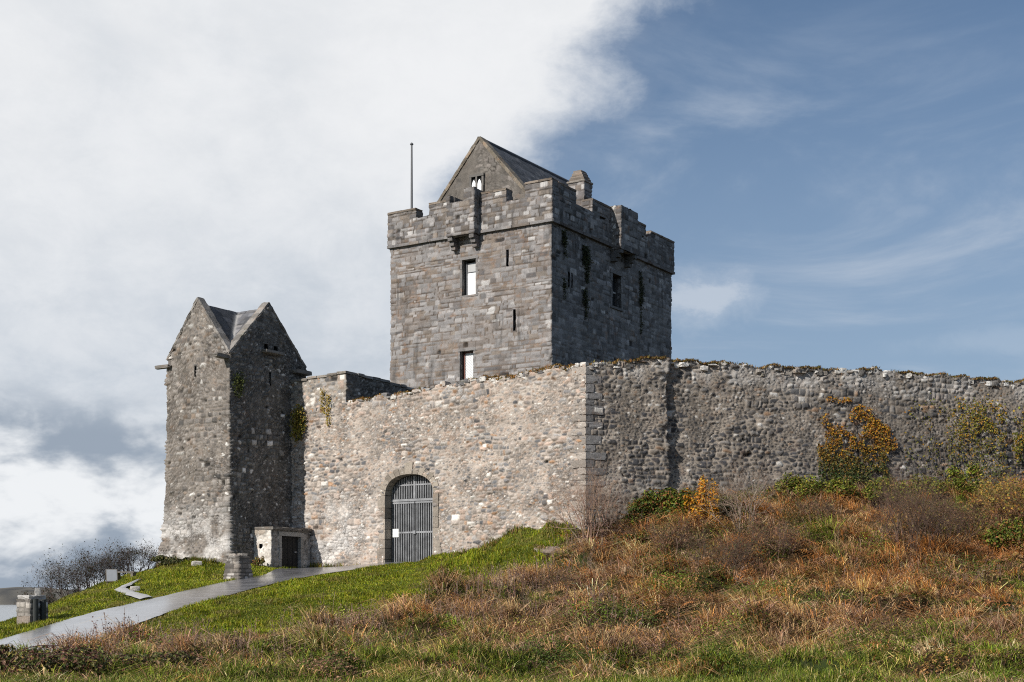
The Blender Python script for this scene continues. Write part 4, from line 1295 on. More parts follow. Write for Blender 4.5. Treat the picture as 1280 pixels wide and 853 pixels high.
    p = np.stack([xx, rng.uniform(-.05, .65, n), np.array([top(x - x0) for x in xx]) + .02], 1); p[:, 2] -= .02 + .05 * (p[:, 1] < .02)
    mb.blades(p, rng.uniform(.05, .15, n), rng.uniform(.02, .04, n), rng.uniform(.2, 1.5, n), rng.uniform(0, 6.28, n), pal([(.26, .12, .03), (.34, .19, .05), (.17, .10, .03), (.14, .13, .03)], n))
    n = 17000; xx = rng.uniform(.1, 25.5, n); dens = sm(fbm(xx * .8, xx * 0 + 3, 93, 3), .30, .58); kp = rng.random(n) < dens; xx = xx[kp]; n = len(xx)
    of = np.where(xx > TBk - .1, -.23, 0) + .12 - rng.uniform(0, .6, n); pw = CO + CD * xx[:, None] + CN * of[:, None]
    p = np.concatenate([W2L(pw), (np.array([ltop(x) for x in xx]))[:, None]], 1)
    mb.blades(p, rng.uniform(.05, .13, n), rng.uniform(.02, .04, n), rng.uniform(.2, 1.5, n), rng.uniform(0, 6.28, n), pal([(.20, .10, .03), (.25, .15, .045), (.12, .08, .03), (.13, .12, .03)], n))
    tag(B(mb, 'moss', M_DRY), kind='stuff')


build_bawn()


def build_block():
    o = np.array((-11.4, 5.0, 2.0))
    t = castle_thing('wall_turret', 'higher square stone block behind the wall top, just right of the gabled tower', 'turret', o)
    x0, x1, y0, y1 = TX1 + .02, -10.14, 0.02, 10.5
    topf = lambda u: np.interp(u, [0, x1 - x0, x1 - x0 + 4.1, 40], [8.10, 8.22, 8.10, 7.9]) + (vnoise(np.array(u * 3.), np.array(1.), 61) - .5) * .06
    mb = MB()
    shell(mb, [(x0, y0), (x1, y0), (x1, y1)], [S_BLOCK, S_TOWERR], 6.5, topf, [.045, .05], .045, False)
    shell(mb, [(x1 - .6, y1), (x1 - .6, y0 + .6), (x0, y0 + .6)], S_TOWERR, 6.5, 7.95, .3, .3, False)
    B = lambda mb, n, m, s=False: mb.build(n, m, t, o, s)
    B(mb, 'wall', M_FRONT, True)
    mb = MB(); k = 0; x = x0
    while x < x1:
        w = rng.uniform(.35, .6); k += 1; w = min(w, x1 - x + .06)
        mb.rock((x + w / 2, y0 + .27, float(topf(x - x0)) + .02), (w - .01, .66, .09), np.array((.24, .215, .19)) * rng.uniform(.7, 1.2), k, 2, .05, 0, .08); x += w
    y = y0 + .65
    while y < y1:
        w = rng.uniform(.35, .7); k += 1
        mb.rock((x1 - .28, y + w / 2, float(topf(x1 - x0 + y)) + .02), (.70, w - .01, .10), np.array((.26, .25, .24)) * rng.uniform(.6, 1.2), k, 2, .05, 0, .08); y += w
    B(mb, 'coping', M_CAP)
    mb = MB(); mb.box(x0, x1 - .65, y0 + .65, y1, 7.6, 7.7, (.15, .14, .13)); B(mb, 'roof', M_TOWER)


S_BLOCK = style(BEIGE, [28, 16, 24, 14, 8, 12, 6], (.30, .265, .225), .22, .125, 83, amp=.055, cover=.25, jw=.022, pits=.03)
build_block()

# ------------------------------------------------------------------ stone piers, sign and small things
gz = lambda x, y: float(ground_z(np.array([x], float), np.array([y], float))[0])


def empty(name, loc, rz, label, cat, group=None):
    e = bpy.data.objects.new(name, None); C.objects.link(e); e.location = loc; e.rotation_euler = (0, 0, rz); e.empty_display_size = .3
    return tag(e, label, cat, group)


def build_piers():
    x, y, _ = at(299, 724, 46.5); z = gz(x, y)
    t = empty('stone_pier', (x, y, z), ROTZ, 'low broken rubble pier on the grass beside the path, near the hut', 'stone pier')
    mb = MB(); stone_box(mb, -.34, .22, -.24, .26, -.4, .78, S_PILLAR, .035, flare=lambda u, z: .07 * sm(z, .75, 0))
    mb.build('pier_body', M_TOWER, t, smooth=True)
    mb = MB()
    for i, (a, b, s) in enumerate(((-.2, 0, .34), (.1, .05, .30), (-.05, .12, .25))): mb.rock((a, b, .82), (s, s * .8, .10), (.30, .27, .24), i, 3, .1, i, .3)
    mb.build('top_stones', M_TOWER, t)
    x, y, _ = at(43, 777, 38.5); z = gz(x, y)
    t = empty('stone_pier', (x, y, z), ROTZ - R(4), 'squat lichened gate pier with a loose stone on top, at the lower left', 'stone pier')
    mb = MB(); stone_box(mb, -.38, .20, -.28, .30, .22, .68, S_PIER, .035); mb.build('pier_body', M_TOWER, t, smooth=True)
    mb = MB(); mb.rock((-.09, .01, -.02), (.62, .60, .50), (.26, .215, .18), 4, 4, .04, 0, .08); mb.build('base_stone', M_TOWER, t)
    mb = MB(); mb.rock((-.12, 0, .72), (.54, .56, .13), (.42, .40, .38), 8, 4, .08, 0, .15); mb.build('cap_stone', M_TOWER, t)
    mb = MB(); mb.tubes([(.25, -.14, -.15, .25, -.14, .68, .075, .075), (.25, .10, -.15, .25, .10, .66, .085, .08), (.25, -.14, .68, .25, -.14, .70, .08, .01), (.25, .10, .66, .25, .10, .69, .08, .01)], (.06, .065, .062), 10)  # dark tubes added to stand for the pier's shadow side
    mb.build('shadow_tubes', M_PIERSHADE, t, smooth=False)
    mb = MB(); mb.rock((0, 0, .09), (.14, .14, .20), (.42, .40, .38), 12, 3, .12, .4, .3)
    o = mb.build('loose_stone', M_TOWER); w = np.array((math.cos(ROTZ), math.sin(ROTZ))) * .13; o.location = (x + w[0], y + w[1], z + .775)
    tag(o, 'small pale stone perched on the squat gate pier at lower left', 'stone')


S_PIER = style([(.26, .235, .21), (.20, .18, .165), (.33, .30, .27), (.50, .48, .46)], [4, 4, 3, 2], (.16, .145, .13), .30, .20, 97, 'ashlar', amp=.035, cover=.2, warp=.05)
M_PIERSHADE = plain_mat('pier_shadow', (.030, .034, .033), .6)  # near-black painted for the pier's shadow side
build_piers()


def build_sign():
    x, y, _ = at(140, 731, 46.6); z = gz(x, y)
    t = empty('information_board', (x, y, z), R(22), 'tilted grey information board on the grass by the dark leafless bushes', 'sign')
    mb = MB()
    for a in (-.13, .13): mb.box(a - .03, a + .03, .03, .09, -.3, .22, (.2, .2, .2))
    mb.build('post', M_WOOD, t)
    a = R(68); c, s = math.cos(a), math.sin(a); mb = MB()
    def slab(mb, w, l0, l1, d0, d1, col):
        v = [(xx, yy * c - d * s * -1 * -1, .08 + yy * s + d * c * -1 * -1) for d in (d0, d1) for yy in (l0, l1) for xx in (-w, w)]
        mb.add(v, col, [(0, 2, 3, 1), (4, 5, 7, 6), (0, 1, 5, 4), (2, 6, 7, 3), (0, 4, 6, 2), (1, 3, 7, 5)])
    slab(mb, .19, 0, .46, -.02, .02, (.3, .3, .3)); mb.build('frame', M_WOOD, t)
    mb = MB(); slab(mb, .165, .025, .435, .022, .027, (.3, .3, .3)); mb.build('panel', M_BOARD, t)
    x, y, _ = at(157, 728, 48.2); z = gz(x, y)
    t = empty('low_bench', (x, y, z), R(-8), 'low grey wooden bench half hidden by bushes behind the information board', 'bench')
    mb = MB()
    for k in range(3): mb.box(-.36, .36, -.16 + k * .11, -.07 + k * .11, .24, .28, (.2, .2, .2))
    mb.build('seat', M_WOOD, t)
    for a in (-.28, .28):
        mb = MB(); mb.box(a - .04, a + .04, -.14, .14, -.15, .237, (.2, .2, .2)); mb.build('leg', M_WOOD, t)
    for i, (px, py, Y, s, lab) in enumerate(((169, 741, 44.2, .28, 'pale round boulder on the grass beside the stony side path'), (246, 708.5, 49.4, .34, 'flat pale stone in the grass at the gabled tower foot'),
                                           (686, 691, 44.9, .85, 'flat pale slab of bare soil below the green mound'))):
        x, y, _ = at(px, py, Y); z = gz(x, y); mb = MB()
        mb.rock((0, 0, .02), (s, s * .8, s * (.55 if i < 2 else .12)), (.42, .39, .36) if i < 2 else (.30, .235, .19), i + 5, 4, .12, .3, .5)  # the last one is a flat slab for a patch of eroded soil
        o = mb.build('boulder' if i == 0 else ('stone' if i == 1 else 'soil_slab'), M_HUT); o.location = (x, y, z + (.06 if i < 2 else -.02)); o.rotation_euler = (0 if i < 2 else .26, 0, 0); tag(o, lab, 'stone')
    x, y, _ = at(671, 704, 43.4); z = gz(x, y); mb = MB()
    mb.tubes([(0, 0, -.2, .01, 0, .42, .035, .032), (.01, 0, .42, .01, 0, .44, .032, .01)], (.3, .27, .24), 7); o = mb.build('wooden_stake', M_WOOD); o.location = (x, y, z)
    tag(o, 'short weathered stake standing below the flat soil slab', 'stake')


build_sign()

# ------------------------------------------------------------------ vegetation
def scatter(n, x0, x1, y0, y1):
    return rng.uniform(x0, x1, n), rng.uniform(y0, y1, n)


def in_view(x, y, m=1.0): return (np.abs(x) < .365 * y * 1.06 + m)


def before_wall(x, y, gap=0.06):
    l = W2L(np.stack([x, y], 1)); fr = (l[:, 0] < .1) & (l[:, 1] > -gap)
    r = np.stack([x, y], 1) - CO; tt = r @ CD; off = r @ CN
    rt = (tt > -.1) & (off < gap - .30 * (tt > 2.9)) & (l[:, 0] > -.3)
    tw = (l[:, 0] > TX0 - .3) & (l[:, 0] < TX1 + .15) & (l[:, 1] > TY0 - .3)
    hu = (l[:, 0] > -13) & (l[:, 0] < -11.65) & (l[:, 1] > -2.35)
    return ~(fr | rt | tw | hu)


SPPOLY = np.concatenate([SPU[:, :2], SPL[::-1, :2]])


def free(x, y): return (~in_poly(x, y, PATHPOLY) | (poly_dist(x, y, PATHPOLY) < .16 * fbm(x * 2.2, y * 2.2, 333, 3) ** 1.5)) & ~in_poly(x, y, SPPOLY) & before_wall(x, y)


def build_lawn():
    x, y = scatter(420000, -17, 3.5, 22.6, 52.5)
    k = in_view(x, y) & free(x, y) & (rng.random(len(x)) < lawn_mask(x, y)); x, y = x[k], y[k]; n = len(x)
    z = ground_z(x, y)
    near = poly_dist(x, y, PATHPOLY)
    long_ = sm(fbm(x * .9, y * .9, 501, 3), .50, .68) + sm(lawn_edge(y) - x, 1.4, 0)
    moundk = ((x > -2.8) & (x < 2.0) & (y > 44.2)) * 1.0
    h = rng.uniform(.035, .075, n) * (1 + 1.1 * np.clip(long_, 0, 1)) * (1 + .6 * moundk)
    c = pal([(.185, .225, .010), (.24, .265, .012), (.10, .140, .008), (.36, .28, .045), (.33, .31, .018)], n, [4, 4, 3.4, 1.2, 2.2])
    pt = (.5 * sm(fbm(x * .6, y * .6, 511, 4), .42, .62) + .5 * sm(fbm(x * 2.1, y * 2.1, 512, 3), .40, .62))[:, None]; c = c * lerp(.58, 1.22, pt)
    yel = (sm(fbm(x * 1.3, y * 1.3, 521, 3), .60, .72) * .6)[:, None]; c = lerp(c, np.array([.20, .15, .05]), yel)
    mb = MB(); mb.blades(np.stack([x, y, z - .01], 1), h, rng.uniform(.014, .028, n), rng.uniform(.1, .9, n), rng.uniform(0, 6.28, n), c)
    tag(mb.build('lawn_grass', M_GRASS), 'short green grass sloping beside the path', 'grass', kind='stuff')


build_lawn()


def zones(x, y):
    g = fbm(x * .42, y * .55, 601, 4); g2 = fbm(x * 1.1, y * 1.1, 611, 4); d = fbm(x * .33, y * .5, 621, 3)
    low = sm(y, 29.5, 26.0)                        # the greener foot of the bank
    green = np.clip(sm(g, .50, .62) * .62 + low * .75 * sm(g2, .30, .55), 0, .9)
    rust = sm(x, 0, 7) * sm(y, 30, 35)             # bracken-coloured on the right
    return green, rust, d, g2, low


def build_bank():
    # dry tussocks
    nt = 16000
    tx, ty = scatter(nt, -13, 21, 21.8, 49.5)
    k = in_view(tx, ty) & (rng.random(nt) > lawn_mask(tx, ty)) & before_wall(tx, ty, .25) & ~in_poly(tx, ty, PATHPOLY); tx, ty = tx[k], ty[k]; nt = len(tx)
    green, rust, d, g2, low = zones(tx, ty); green = np.clip(green + .35 * (1 - sm(fbm(tx * .75, ty * .85, 651, 4), .34, .50)), 0, .9)
    m = rng.integers(16, 40, nt); idx = np.repeat(np.arange(nt), m); n = len(idx)
    rad = rng.uniform(.08, .30, nt)[idx] * np.sqrt(rng.random(n)); an = rng.uniform(0, 6.28, n)
    x = tx[idx] + rad * np.cos(an); y = ty[idx] + rad * np.sin(an); z = ground_z(x, y)
    hm = sm(fbm(tx * .75, ty * .85, 651, 4), .38, .60)
    tall = (lerp(.55, 1.55, hm) * rng.uniform(.14, .52, nt) * (1 - .35 * low))[idx]
    fl = rng.uniform(-.6, .6, nt)[idx] + 3.6       # most of the dead grass is blown one way
    phi = np.where(rng.random(n) < .45, an, fl + rng.normal(0, .8, n))
    P = [(.66, .45, .21), (.54, .32, .14), (.45, .20, .062), (.31, .17, .092), (.46, .285, .185), (.10, .058, .033)]
    cd = pal(P, nt, [2.0, 3, 2.6, 3, 3, 2.6], .3); cr = pal([(.54, .215, .05), (.40, .155, .036), (.64, .36, .13), (.16, .07, .026)], nt, [3, 3, 2, 2.4], .3)
    cg = pal([(.14, .18, .014), (.21, .24, .025), (.070, .10, .010), (.38, .33, .08)], nt, [3, 3, 3, 1.5], .25)
    ct = np.where((rng.random(nt) < .58 * rust)[:, None], cr, cd); ct = np.where((rng.random(nt) < green)[:, None], cg, ct)
    c = ct[idx] * .95 * np.exp(rng.normal(0, .34, (n, 1))); mixk = rng.random(n) < .15; c[mixk] = pal(P, int(mixk.sum()))
    mb = MB(); mb.blades(np.stack([x, y, z - .02], 1), tall * rng.uniform(.6, 1.15, n), rng.uniform(.008, .017, n), rng.uniform(.3, 2.3, n), phi, np.clip(c, 0, 1))
    # short matted thatch under the tussocks, so that little bare soil shows
    n = 330000; x, y = scatter(n, -13, 21, 21.5, 49.5)
    k = in_view(x, y) & (rng.random(n) > lawn_mask(x, y)) & before_wall(x, y, .1) & ~in_poly(x, y, PATHPOLY); x, y = x[k], y[k]; n = len(x)
    gr, _, _, _, lw_ = zones(x, y); kg = rng.random(n) < np.clip(gr + .15, 0, .9)
    c = np.where(kg[:, None], pal([(.10, .135, .012), (.15, .17, .02), (.065, .09, .012)], n), pal([(.36, .22, .10), (.27, .15, .065), (.19, .11, .06), (.44, .30, .15)], n))
    mb.blades(np.stack([x, y, ground_z(x, y) - .02], 1), rng.uniform(.06, .17, n), rng.uniform(.012, .024, n), rng.uniform(.4, 2.2, n), rng.uniform(0, 6.28, n), c * sm(fbm(x * 1.2, y * 1.2, 661, 3), .2, .7)[:, None] * 1.3)
    tag(mb.build('dry_grass', M_DRY), 'tangled brown and straw-coloured dry grass covering the bank', 'grass', kind='stuff')
    # dark low leaves between the tussocks
    nc = 1500; cx, cy = scatter(nc, -11, 21, 23.5, 48.5)
    k = in_view(cx, cy) & (lawn_mask(cx, cy) < .15) & before_wall(cx, cy, .4) & (rng.random(nc) < sm(fbm(cx * .5, cy * .6, 701, 4), .38, .60)); cx, cy = cx[k], cy[k]; nc = len(cx)
    cr_ = .18 + .75 * rng.random(nc) ** 1.8; chh = cr_ * rng.uniform(.5, 1.0, nc) * lerp(.55, 1, sm(cy, 26, 34)); m = (cr_ * cr_ * 1300 + 70).astype(int)
    base = pal([(.050, .075, .010), (.11, .15, .014), (.070, .095, .012), (.14, .070, .030), (.075, .042, .025), (.20, .205, .03), (.24, .115, .04), (.19, .11, .06)], nc, [4, 3, 4, 3, 3, 1.4, 1.6, 2], .25)
    idx = np.repeat(np.arange(nc), m); n = len(idx)
    q = rng.normal(size=(n, 3)); q /= np.linalg.norm(q, axis=1, keepdims=True); q[:, 2] = np.abs(q[:, 2]); q *= rng.random((n, 1)) ** .4
    x = cx[idx] + q[:, 0] * cr_[idx]; y = cy[idx] + q[:, 1] * cr_[idx]; z = ground_z(x, y) + q[:, 2] * chh[idx] + .02
    c = base[idx] * np.exp(rng.normal(0, .32, (n, 1)))
    nr = q + rng.normal(0, .6, (n, 3)) + np.array([0, -.1, .5])
    mb = MB(); mb.leaves(np.stack([x, y, z], 1), rng.uniform(.02, .045, n), nr, np.clip(c, 0, 1))
    tag(mb.build('undergrowth', M_LEAF), 'low dark bramble and weed leaves among the dry grass', 'undergrowth', kind='stuff')
    # dead fern fronds
    nf = 5200; x, y = scatter(nf, -3, 21, 30, 49)
    _, rust, d, g2, _ = zones(x, y)
    k = in_view(x, y) & before_wall(x, y, .35) & (lawn_mask(x, y) < .2) & (rng.random(nf) < rust * sm(d, .36, .58)); x, y = x[k], y[k]; nf = len(x)
    z = ground_z(x, y); L = rng.uniform(.35, .75, nf); ph = rng.uniform(0, 6.28, nf); rise = rng.uniform(.25, .95, nf)
    V = []; T = []; Cc = []; nv = 0
    col = pal([(.32, .135, .04), (.25, .10, .032), (.38, .19, .07), (.16, .075, .03)], nf)
    K = 9
    for i in range(K):
        f = (i + .5) / K
        cx = x + np.cos(ph) * L * f * .8; cy = y + np.sin(ph) * L * f * .8; cz = z + L * rise * (1.5 * f - 1.15 * f * f) + .05
        w = L * .30 * (1 - f) ** .8 + .015
        for sg in (-1, 1):
            px_, py_ = -np.sin(ph) * sg, np.cos(ph) * sg
            st = L * .05
            a = np.stack([cx - np.cos(ph) * st, cy - np.sin(ph) * st, cz], 1); b = np.stack([cx + np.cos(ph) * st, cy + np.sin(ph) * st, cz], 1)
            e = np.stack([cx + px_ * w + np.cos(ph) * w * .4, cy + py_ * w + np.sin(ph) * w * .4, cz - w * .35 + rng.normal(0, .02, nf)], 1)
            V.append(np.stack([a, b, e], 1).reshape(-1, 3)); Cc.append(np.repeat(col * rng.uniform(.75, 1.2, (nf, 1)), 3, 0)); T.append(np.arange(nf * 3).reshape(-1, 3) + nv); nv += nf * 3
    mb = MB(); mb.add(np.concatenate(V), np.concatenate(Cc), None, np.concatenate(T))
    tag(mb.build('bracken', M_DRY), 'rust-brown dead bracken fronds on the bank below the right wall', 'bracken', kind='stuff')
    # withered weeds with brown seed heads
    n = 6500; x, y = scatter(n, -9, 16, 26, 45)
    g = fbm(x * .5, y * .6, 801, 3); line = np.exp(-((x - lawn_edge(y) - 1.6) / 1.5) ** 2)
    k = in_view(x, y) & (lawn_mask(x, y) < .3) & (rng.random(n) < np.clip(line * 1.0 + sm(g, .54, .68) * .6, 0, 1)); x, y = x[k], y[k]; n = len(x)
    z = ground_z(x, y); h = rng.uniform(.28, .72, n); ph = rng.uniform(0, 6.28, n); ln = rng.uniform(.05, .4, n)
    tip = np.stack([x + np.cos(ph) * ln * h, y + np.sin(ph) * ln * h, z + h], 1)
    mb = MB(); base = np.stack([x, y, z], 1)
    col = pal([(.17, .105, .085), (.22, .14, .11), (.12, .075, .06), (.26, .18, .13)], n)
    mb.tubes(np.concatenate([base, tip, np.full((n, 1), .006), np.full((n, 1), .004)], 1), col, 3)
    r = 9; f = rng.uniform(.45, 1.02, (n, r)); p = base[:, None] + (tip - base)[:, None] * f[..., None] + rng.normal(0, .035, (n, r, 3))
    mb.leaves(p.reshape(-1, 3), rng.uniform(.014, .036, n * r), rng.normal(size=(n * r, 3)), np.repeat(col, r, 0) * rng.uniform(.7, 1.35, (n * r, 1)))
    tag(mb.build('dead_weeds', M_DRY), 'withered purple-brown weeds with seed heads along the lawn edge', 'weeds', kind='stuff')
    # longer green grass along the foot, with pale straws
    n = 170000; x, y = scatter(n, -12, 14, 21.2, 31)
    k = in_view(x, y) & (rng.random(n) < sm(y, 30.5, 25) * np.maximum(sm(fbm(x * .9, y * .9, 811, 3), .36, .55), sm(y, 24.5, 23.5))) & (lawn_mask(x, y) < .6); x, y = x[k], y[k]; n = len(x); z = ground_z(x, y)
    c = pal([(.12, .165, .012), (.18, .22, .02), (.07, .10, .009), (.32, .29, .055), (.58, .46, .20)], n, [4, 4, 3, 1.6, 1.0])
    mb = MB(); mb.blades(np.stack([x, y, z - .02], 1), rng.uniform(.12, .34, n), rng.uniform(.009, .017, n), rng.uniform(.2, 1.2, n), rng.uniform(0, 6.28, n), c)
    tag(mb.build('long_grass', M_GRASS), 'longer fresh green grass along the bottom of the bank', 'grass', kind='stuff')


build_bank()


def straw_tuft(px, py, Y, n, h, label, sp=.22):
    x, y, _ = at(px, py, Y); z = gz(x, y); an = rng.uniform(0, 6.28, n); r = sp * np.sqrt(rng.random(n))
    p = np.stack([np.cos(an) * r, np.sin(an) * r, np.full(n, -.03)], 1)
    mb = MB(); mb.blades(p, rng.uniform(.6, 1, n) * h, rng.uniform(.014, .022, n), rng.uniform(.1, .9, n), np.where(rng.random(n) < .6, rng.normal(2.9, .7, n), an), pal([(.72, .58, .33), (.62, .47, .25), (.48, .34, .17)], n))
    o = mb.build('grass_tuft', M_DRY); o.location = (x, y, z); tag(o, label, 'grass tuft', 'tall pale straw tufts')


straw_tuft(1168, 838, 26.2, 130, .62, 'tall pale straw tuft nearest the lower right corner', .20)
straw_tuft(735, 842, 25.8, 90, .50, 'pale straw tuft in the green grass at the bottom centre')
straw_tuft(812, 838, 26.3, 70, .45, 'thin pale straw tuft just right of the bottom centre tuft')
straw_tuft(1258, 835, 26.6, 70, .45, 'pale straw tuft at the picture\'s far lower right edge')
straw_tuft(330, 842, 26.0, 60, .40, 'pale straw tuft in the grass at lower left, right of the brambles')


def grow(p, d, L, r, lev, segs, spread=.55, up=.15, nch=3, taper=.62):
    p = np.asarray(p, float); d = np.asarray(d, float); n = 3
    for i in range(n):
        d = d + rng.normal(0, .16, 3) + np.array((0, 0, up * .3)); d /= np.linalg.norm(d)
        q = p + d * L / n; r2 = r * (1 - .28 / n * (i + 1))
        segs.append((*p, *q, r, r2)); p, r = q, r2
        if lev > 0 and i > 0:
            for _ in range(rng.integers(1, nch)):
                dd = d + rng.normal(0, spread, 3); dd /= np.linalg.norm(dd); grow(p, dd, L * rng.uniform(.5, .8), r * taper, lev - 1, segs, spread, up, nch, taper)
    if lev > 0:
        for _ in range(2):
            dd = d + rng.normal(0, spread, 3); dd /= np.linalg.norm(dd); grow(p, dd, L * rng.uniform(.5, .8), r * taper, lev - 1, segs, spread, up, nch, taper)


def bare_shrub(name, label, pos, h, spread, nst, col, group=None, leaves=None, lev=3, tilt=.35, r=.02, cat='shrub', sq=1.0):
    x, y = pos; z = gz(x, y); t = empty(name, (x, y, z), 0, label, cat, group)
    segs = []
    for i in range(nst):
        a = rng.uniform(0, 6.28); rr = spread * math.sqrt(rng.random()) * .6
        d = np.array((math.cos(a) * tilt * rng.uniform(.3, 1.4), math.sin(a) * tilt * rng.uniform(.3, 1.4), 1.0)); d /= np.linalg.norm(d)
        grow((math.cos(a) * rr, math.sin(a) * rr, -.1), d, h * rng.uniform(.36, .52), r * rng.uniform(.6, 1.1), lev, segs, .55)
    s = np.array(segs)
    mb = MB(); mb.tubes(s, pal([col, np.array(col) * .7, np.array(col) * 1.35], len(s)), 3)
    mb.build('branches', M_TWIG, t)
    if leaves:
        cols, n, size = leaves
        pick = s[rng.integers(0, len(s), n)]; p = pick[:, 3:6] + rng.normal(0, .05, (n, 3)); p = p[p[:, 2] > .02]
        mb = MB(); mb.leaves(p, rng.uniform(.6, 1.3, len(p)) * size, rng.normal(size=(len(p), 3)) + np.array((-.2, -.4, .5)), pal(cols, len(p)))
        mb.build('foliage', M_LEAF, t)
    return t


def leafy_shrub(name, label, pos, rx, ry, h, n, size, cols, p=None, group=None, nst=14, clump=16, zb=0.0, cat='shrub', stemcol=(.12, .085, .06)):
    x, y = pos; z = gz(x, y); t = empty(name, (x, y, z), 0, label, cat, group); n = int(n * 1.6)
    th = rng.uniform(0, 6.28, clump); rr = np.sqrt(rng.random(clump)) * .8; hh = rng.uniform(.25, .9, clump) * (1 - .5 * rr ** 2)
    cc = np.stack([np.cos(th) * rr * rx, np.sin(th) * rr * ry, hh * h + zb], 1); cs = rng.uniform(.22, .45, clump)
    k = rng.integers(0, clump, n); q = rng.normal(size=(n, 3)); q /= np.linalg.norm(q, axis=1, keepdims=True); q *= rng.random((n, 1)) ** .45
    P = cc[k] + q * cs[k][:, None] * np.array((rx, ry, h * .75)); ok = P[:, 2] > 0; P, q, k = P[ok], q[ok], k[ok]; n = len(P)
    ckol = rng.uniform(.7, 1.25, clump)[k][:, None]
    c = np.clip(pal(cols, n, p) * ckol, 0, 1)
    mb = MB(); mb.leaves(P, rng.uniform(.6, 1.35, n) * size, q + rng.normal(0, .55, (n, 3)) + np.array((0, -.1, .45)), c); mb.build('foliage', M_LEAF, t)
    segs = []
    for i in range(nst):
        e = cc[rng.integers(clump)] + rng.normal(0, .12, 3) * np.array((rx, ry, h)); e[2] = max(e[2], .15) * rng.uniform(.9, 1.25)
        b = np.array((e[0] * .3, e[1] * .3, -.1)); m = (b + e) / 2 + rng.normal(0, .06, 3)
        segs += [(*b, *m, .014, .010), (*m, *e, .010, .005)]
    mb = MB(); mb.tubes(segs, stemcol, 4); mb.build('branches', M_TWIG, t)
    return t


xy = lambda px, Y: ((px - 640) / 1752 * Y, Y)
# leafless saplings and thickets on the bank
bare_shrub('bare_sapling', 'leafless grey-brown sapling in front of the wall corner', xy(742, 44.4), 2.6, .6, 20, (.27, .18, .13), 'leafless saplings on the bank', None, 3, .30, .024)
bare_shrub('bare_sapling', 'pale leafless sapling right of the orange-leaved bush', xy(930, 43.4), 2.4, .5, 14, (.24, .18, .135), 'leafless saplings on the bank', None, 3, .32, .024)
bare_shrub('thorn_thicket', 'wide dark leafless thicket below the large orange ivy', xy(1135, 42.0), 2.5, 1.2, 34, (.115, .075, .055), 'leafless thickets', ([(.12, .06, .035), (.17, .13, .04)], 700, .04), 3, .35, .022)
bare_shrub('thorn_thicket', 'dark brown leafless thicket in the middle of the bank', xy(900, 39.5), 1.7, .9, 24, (.105, .07, .05), 'leafless thickets', ([(.09, .05, .03), (.07, .07, .025)], 900, .035), 3, .4, .020)
bare_shrub('thorn_thicket', 'brownish leafless thicket at the far right under the wall', xy(1262, 43.8), 2.3, .8, 20, (.22, .12, .07), 'leafless thickets', ([(.33, .17, .03), (.25, .19, .04), (.10, .10, .025)], 2000, .055), 3, .3, .022)
for px, Y, h, sp, nst, lab in ((1020, 44.0, .9, .7, 16, 'leafless thicket on the bank directly below the bright green shrubs, left of the large ivy'),
                               (968, 41.0, 1.3, .7, 16, 'leafless thicket lower on the bank, below the pale leafless sapling'),
                               (835, 42.0, 1.0, .7, 16, 'leafless thicket on the bank below the dark bramble bush left of the orange bush'),
                               (1195, 43.4, 1.5, .7, 18, 'leafless thicket on the bank between the widest thicket and the brownish one at far right'),
                               (700, 40.0, .9, .7, 14, 'leafless thicket on the bank below the wooden stake')):
    bare_shrub('thorn_thicket', lab, xy(px, Y), h, sp, nst, (.15, .095, .07), 'leafless thickets', ([(.15, .075, .04), (.10, .09, .03), (.22, .13, .05)], 800, .04), 3, .4, .02)
# leafy shrubs along the wall foot
DG = [(.045, .072, .010), (.085, .115, .014), (.15, .165, .02), (.20, .085, .025)]
BG = [(.15, .18, .018), (.11, .14, .016), (.06, .08, .012), (.27, .24, .03), (.20, .12, .04)]
OR = [(.58, .27, .018), (.48, .18, .012), (.36, .22, .025), (.11, .10, .015)]
SG = 'green shrubs along the foot of the right wall'
leafy_shrub('bramble_bush', 'dark green bramble bush at the wall foot left of the orange-leaved bush', xy(835, 45.0), 1.5, .7, 1.35, 5200, .06, DG, None, 'bramble bushes', 20)
leafy_shrub('leafy_bush', 'small bush of bright orange-yellow leaves at the wall foot', xy(878, 44.2), .62, .5, 1.75, 2000, .055, OR, [4, 3, 2, 1.2])
leafy_shrub('bramble_bush', 'dark bramble bush just right of the orange-leaved bush', xy(910, 45.2), 1.0, .6, 1.25, 3200, .06, DG, None, 'bramble bushes')
for px, Y, rx, h, lab in ((1000, 46.9, .8, .62, 'bright green shrub leftmost along the right wall foot'), (1050, 47.1, .8, .58, 'bright green shrub under the left edge of the large orange ivy'),
                          (1100, 47.3, .7, .62, 'green shrub under the right edge of the large orange ivy'), (1150, 47.5, .8, .52, 'green shrub between the large orange ivy and the thin ivy'),
                          (1205, 47.9, .85, .66, 'green shrub below the thin spreading ivy')):
    leafy_shrub('green_shrub', lab, xy(px, Y), rx * 1.15, .6, h + .36, 2600, .055, BG, None, SG)
leafy_shrub('bramble_bush', 'dark bramble clump on the bank at the right edge', xy(1265, 42.2), .8, .5, .95, 1700, .055, DG, None, 'bramble bushes')
leafy_shrub('bramble_bush', 'dark bramble clump below the leafless thicket on the right', xy(1225, 39.6), .9, .5, .6, 1500, .05, DG, None, 'bramble bushes')
leafy_shrub('bramble_bush', 'dark green bramble clump at the foot of the wall-corner sapling', xy(790, 43.6), .9, .5, .42, 1300, .05, DG, None, 'bramble bushes')
n = 5200; a_ = rng.uniform(-12.6, .0, n); d_ = np.abs(rng.normal(0, .22, n)) + .09
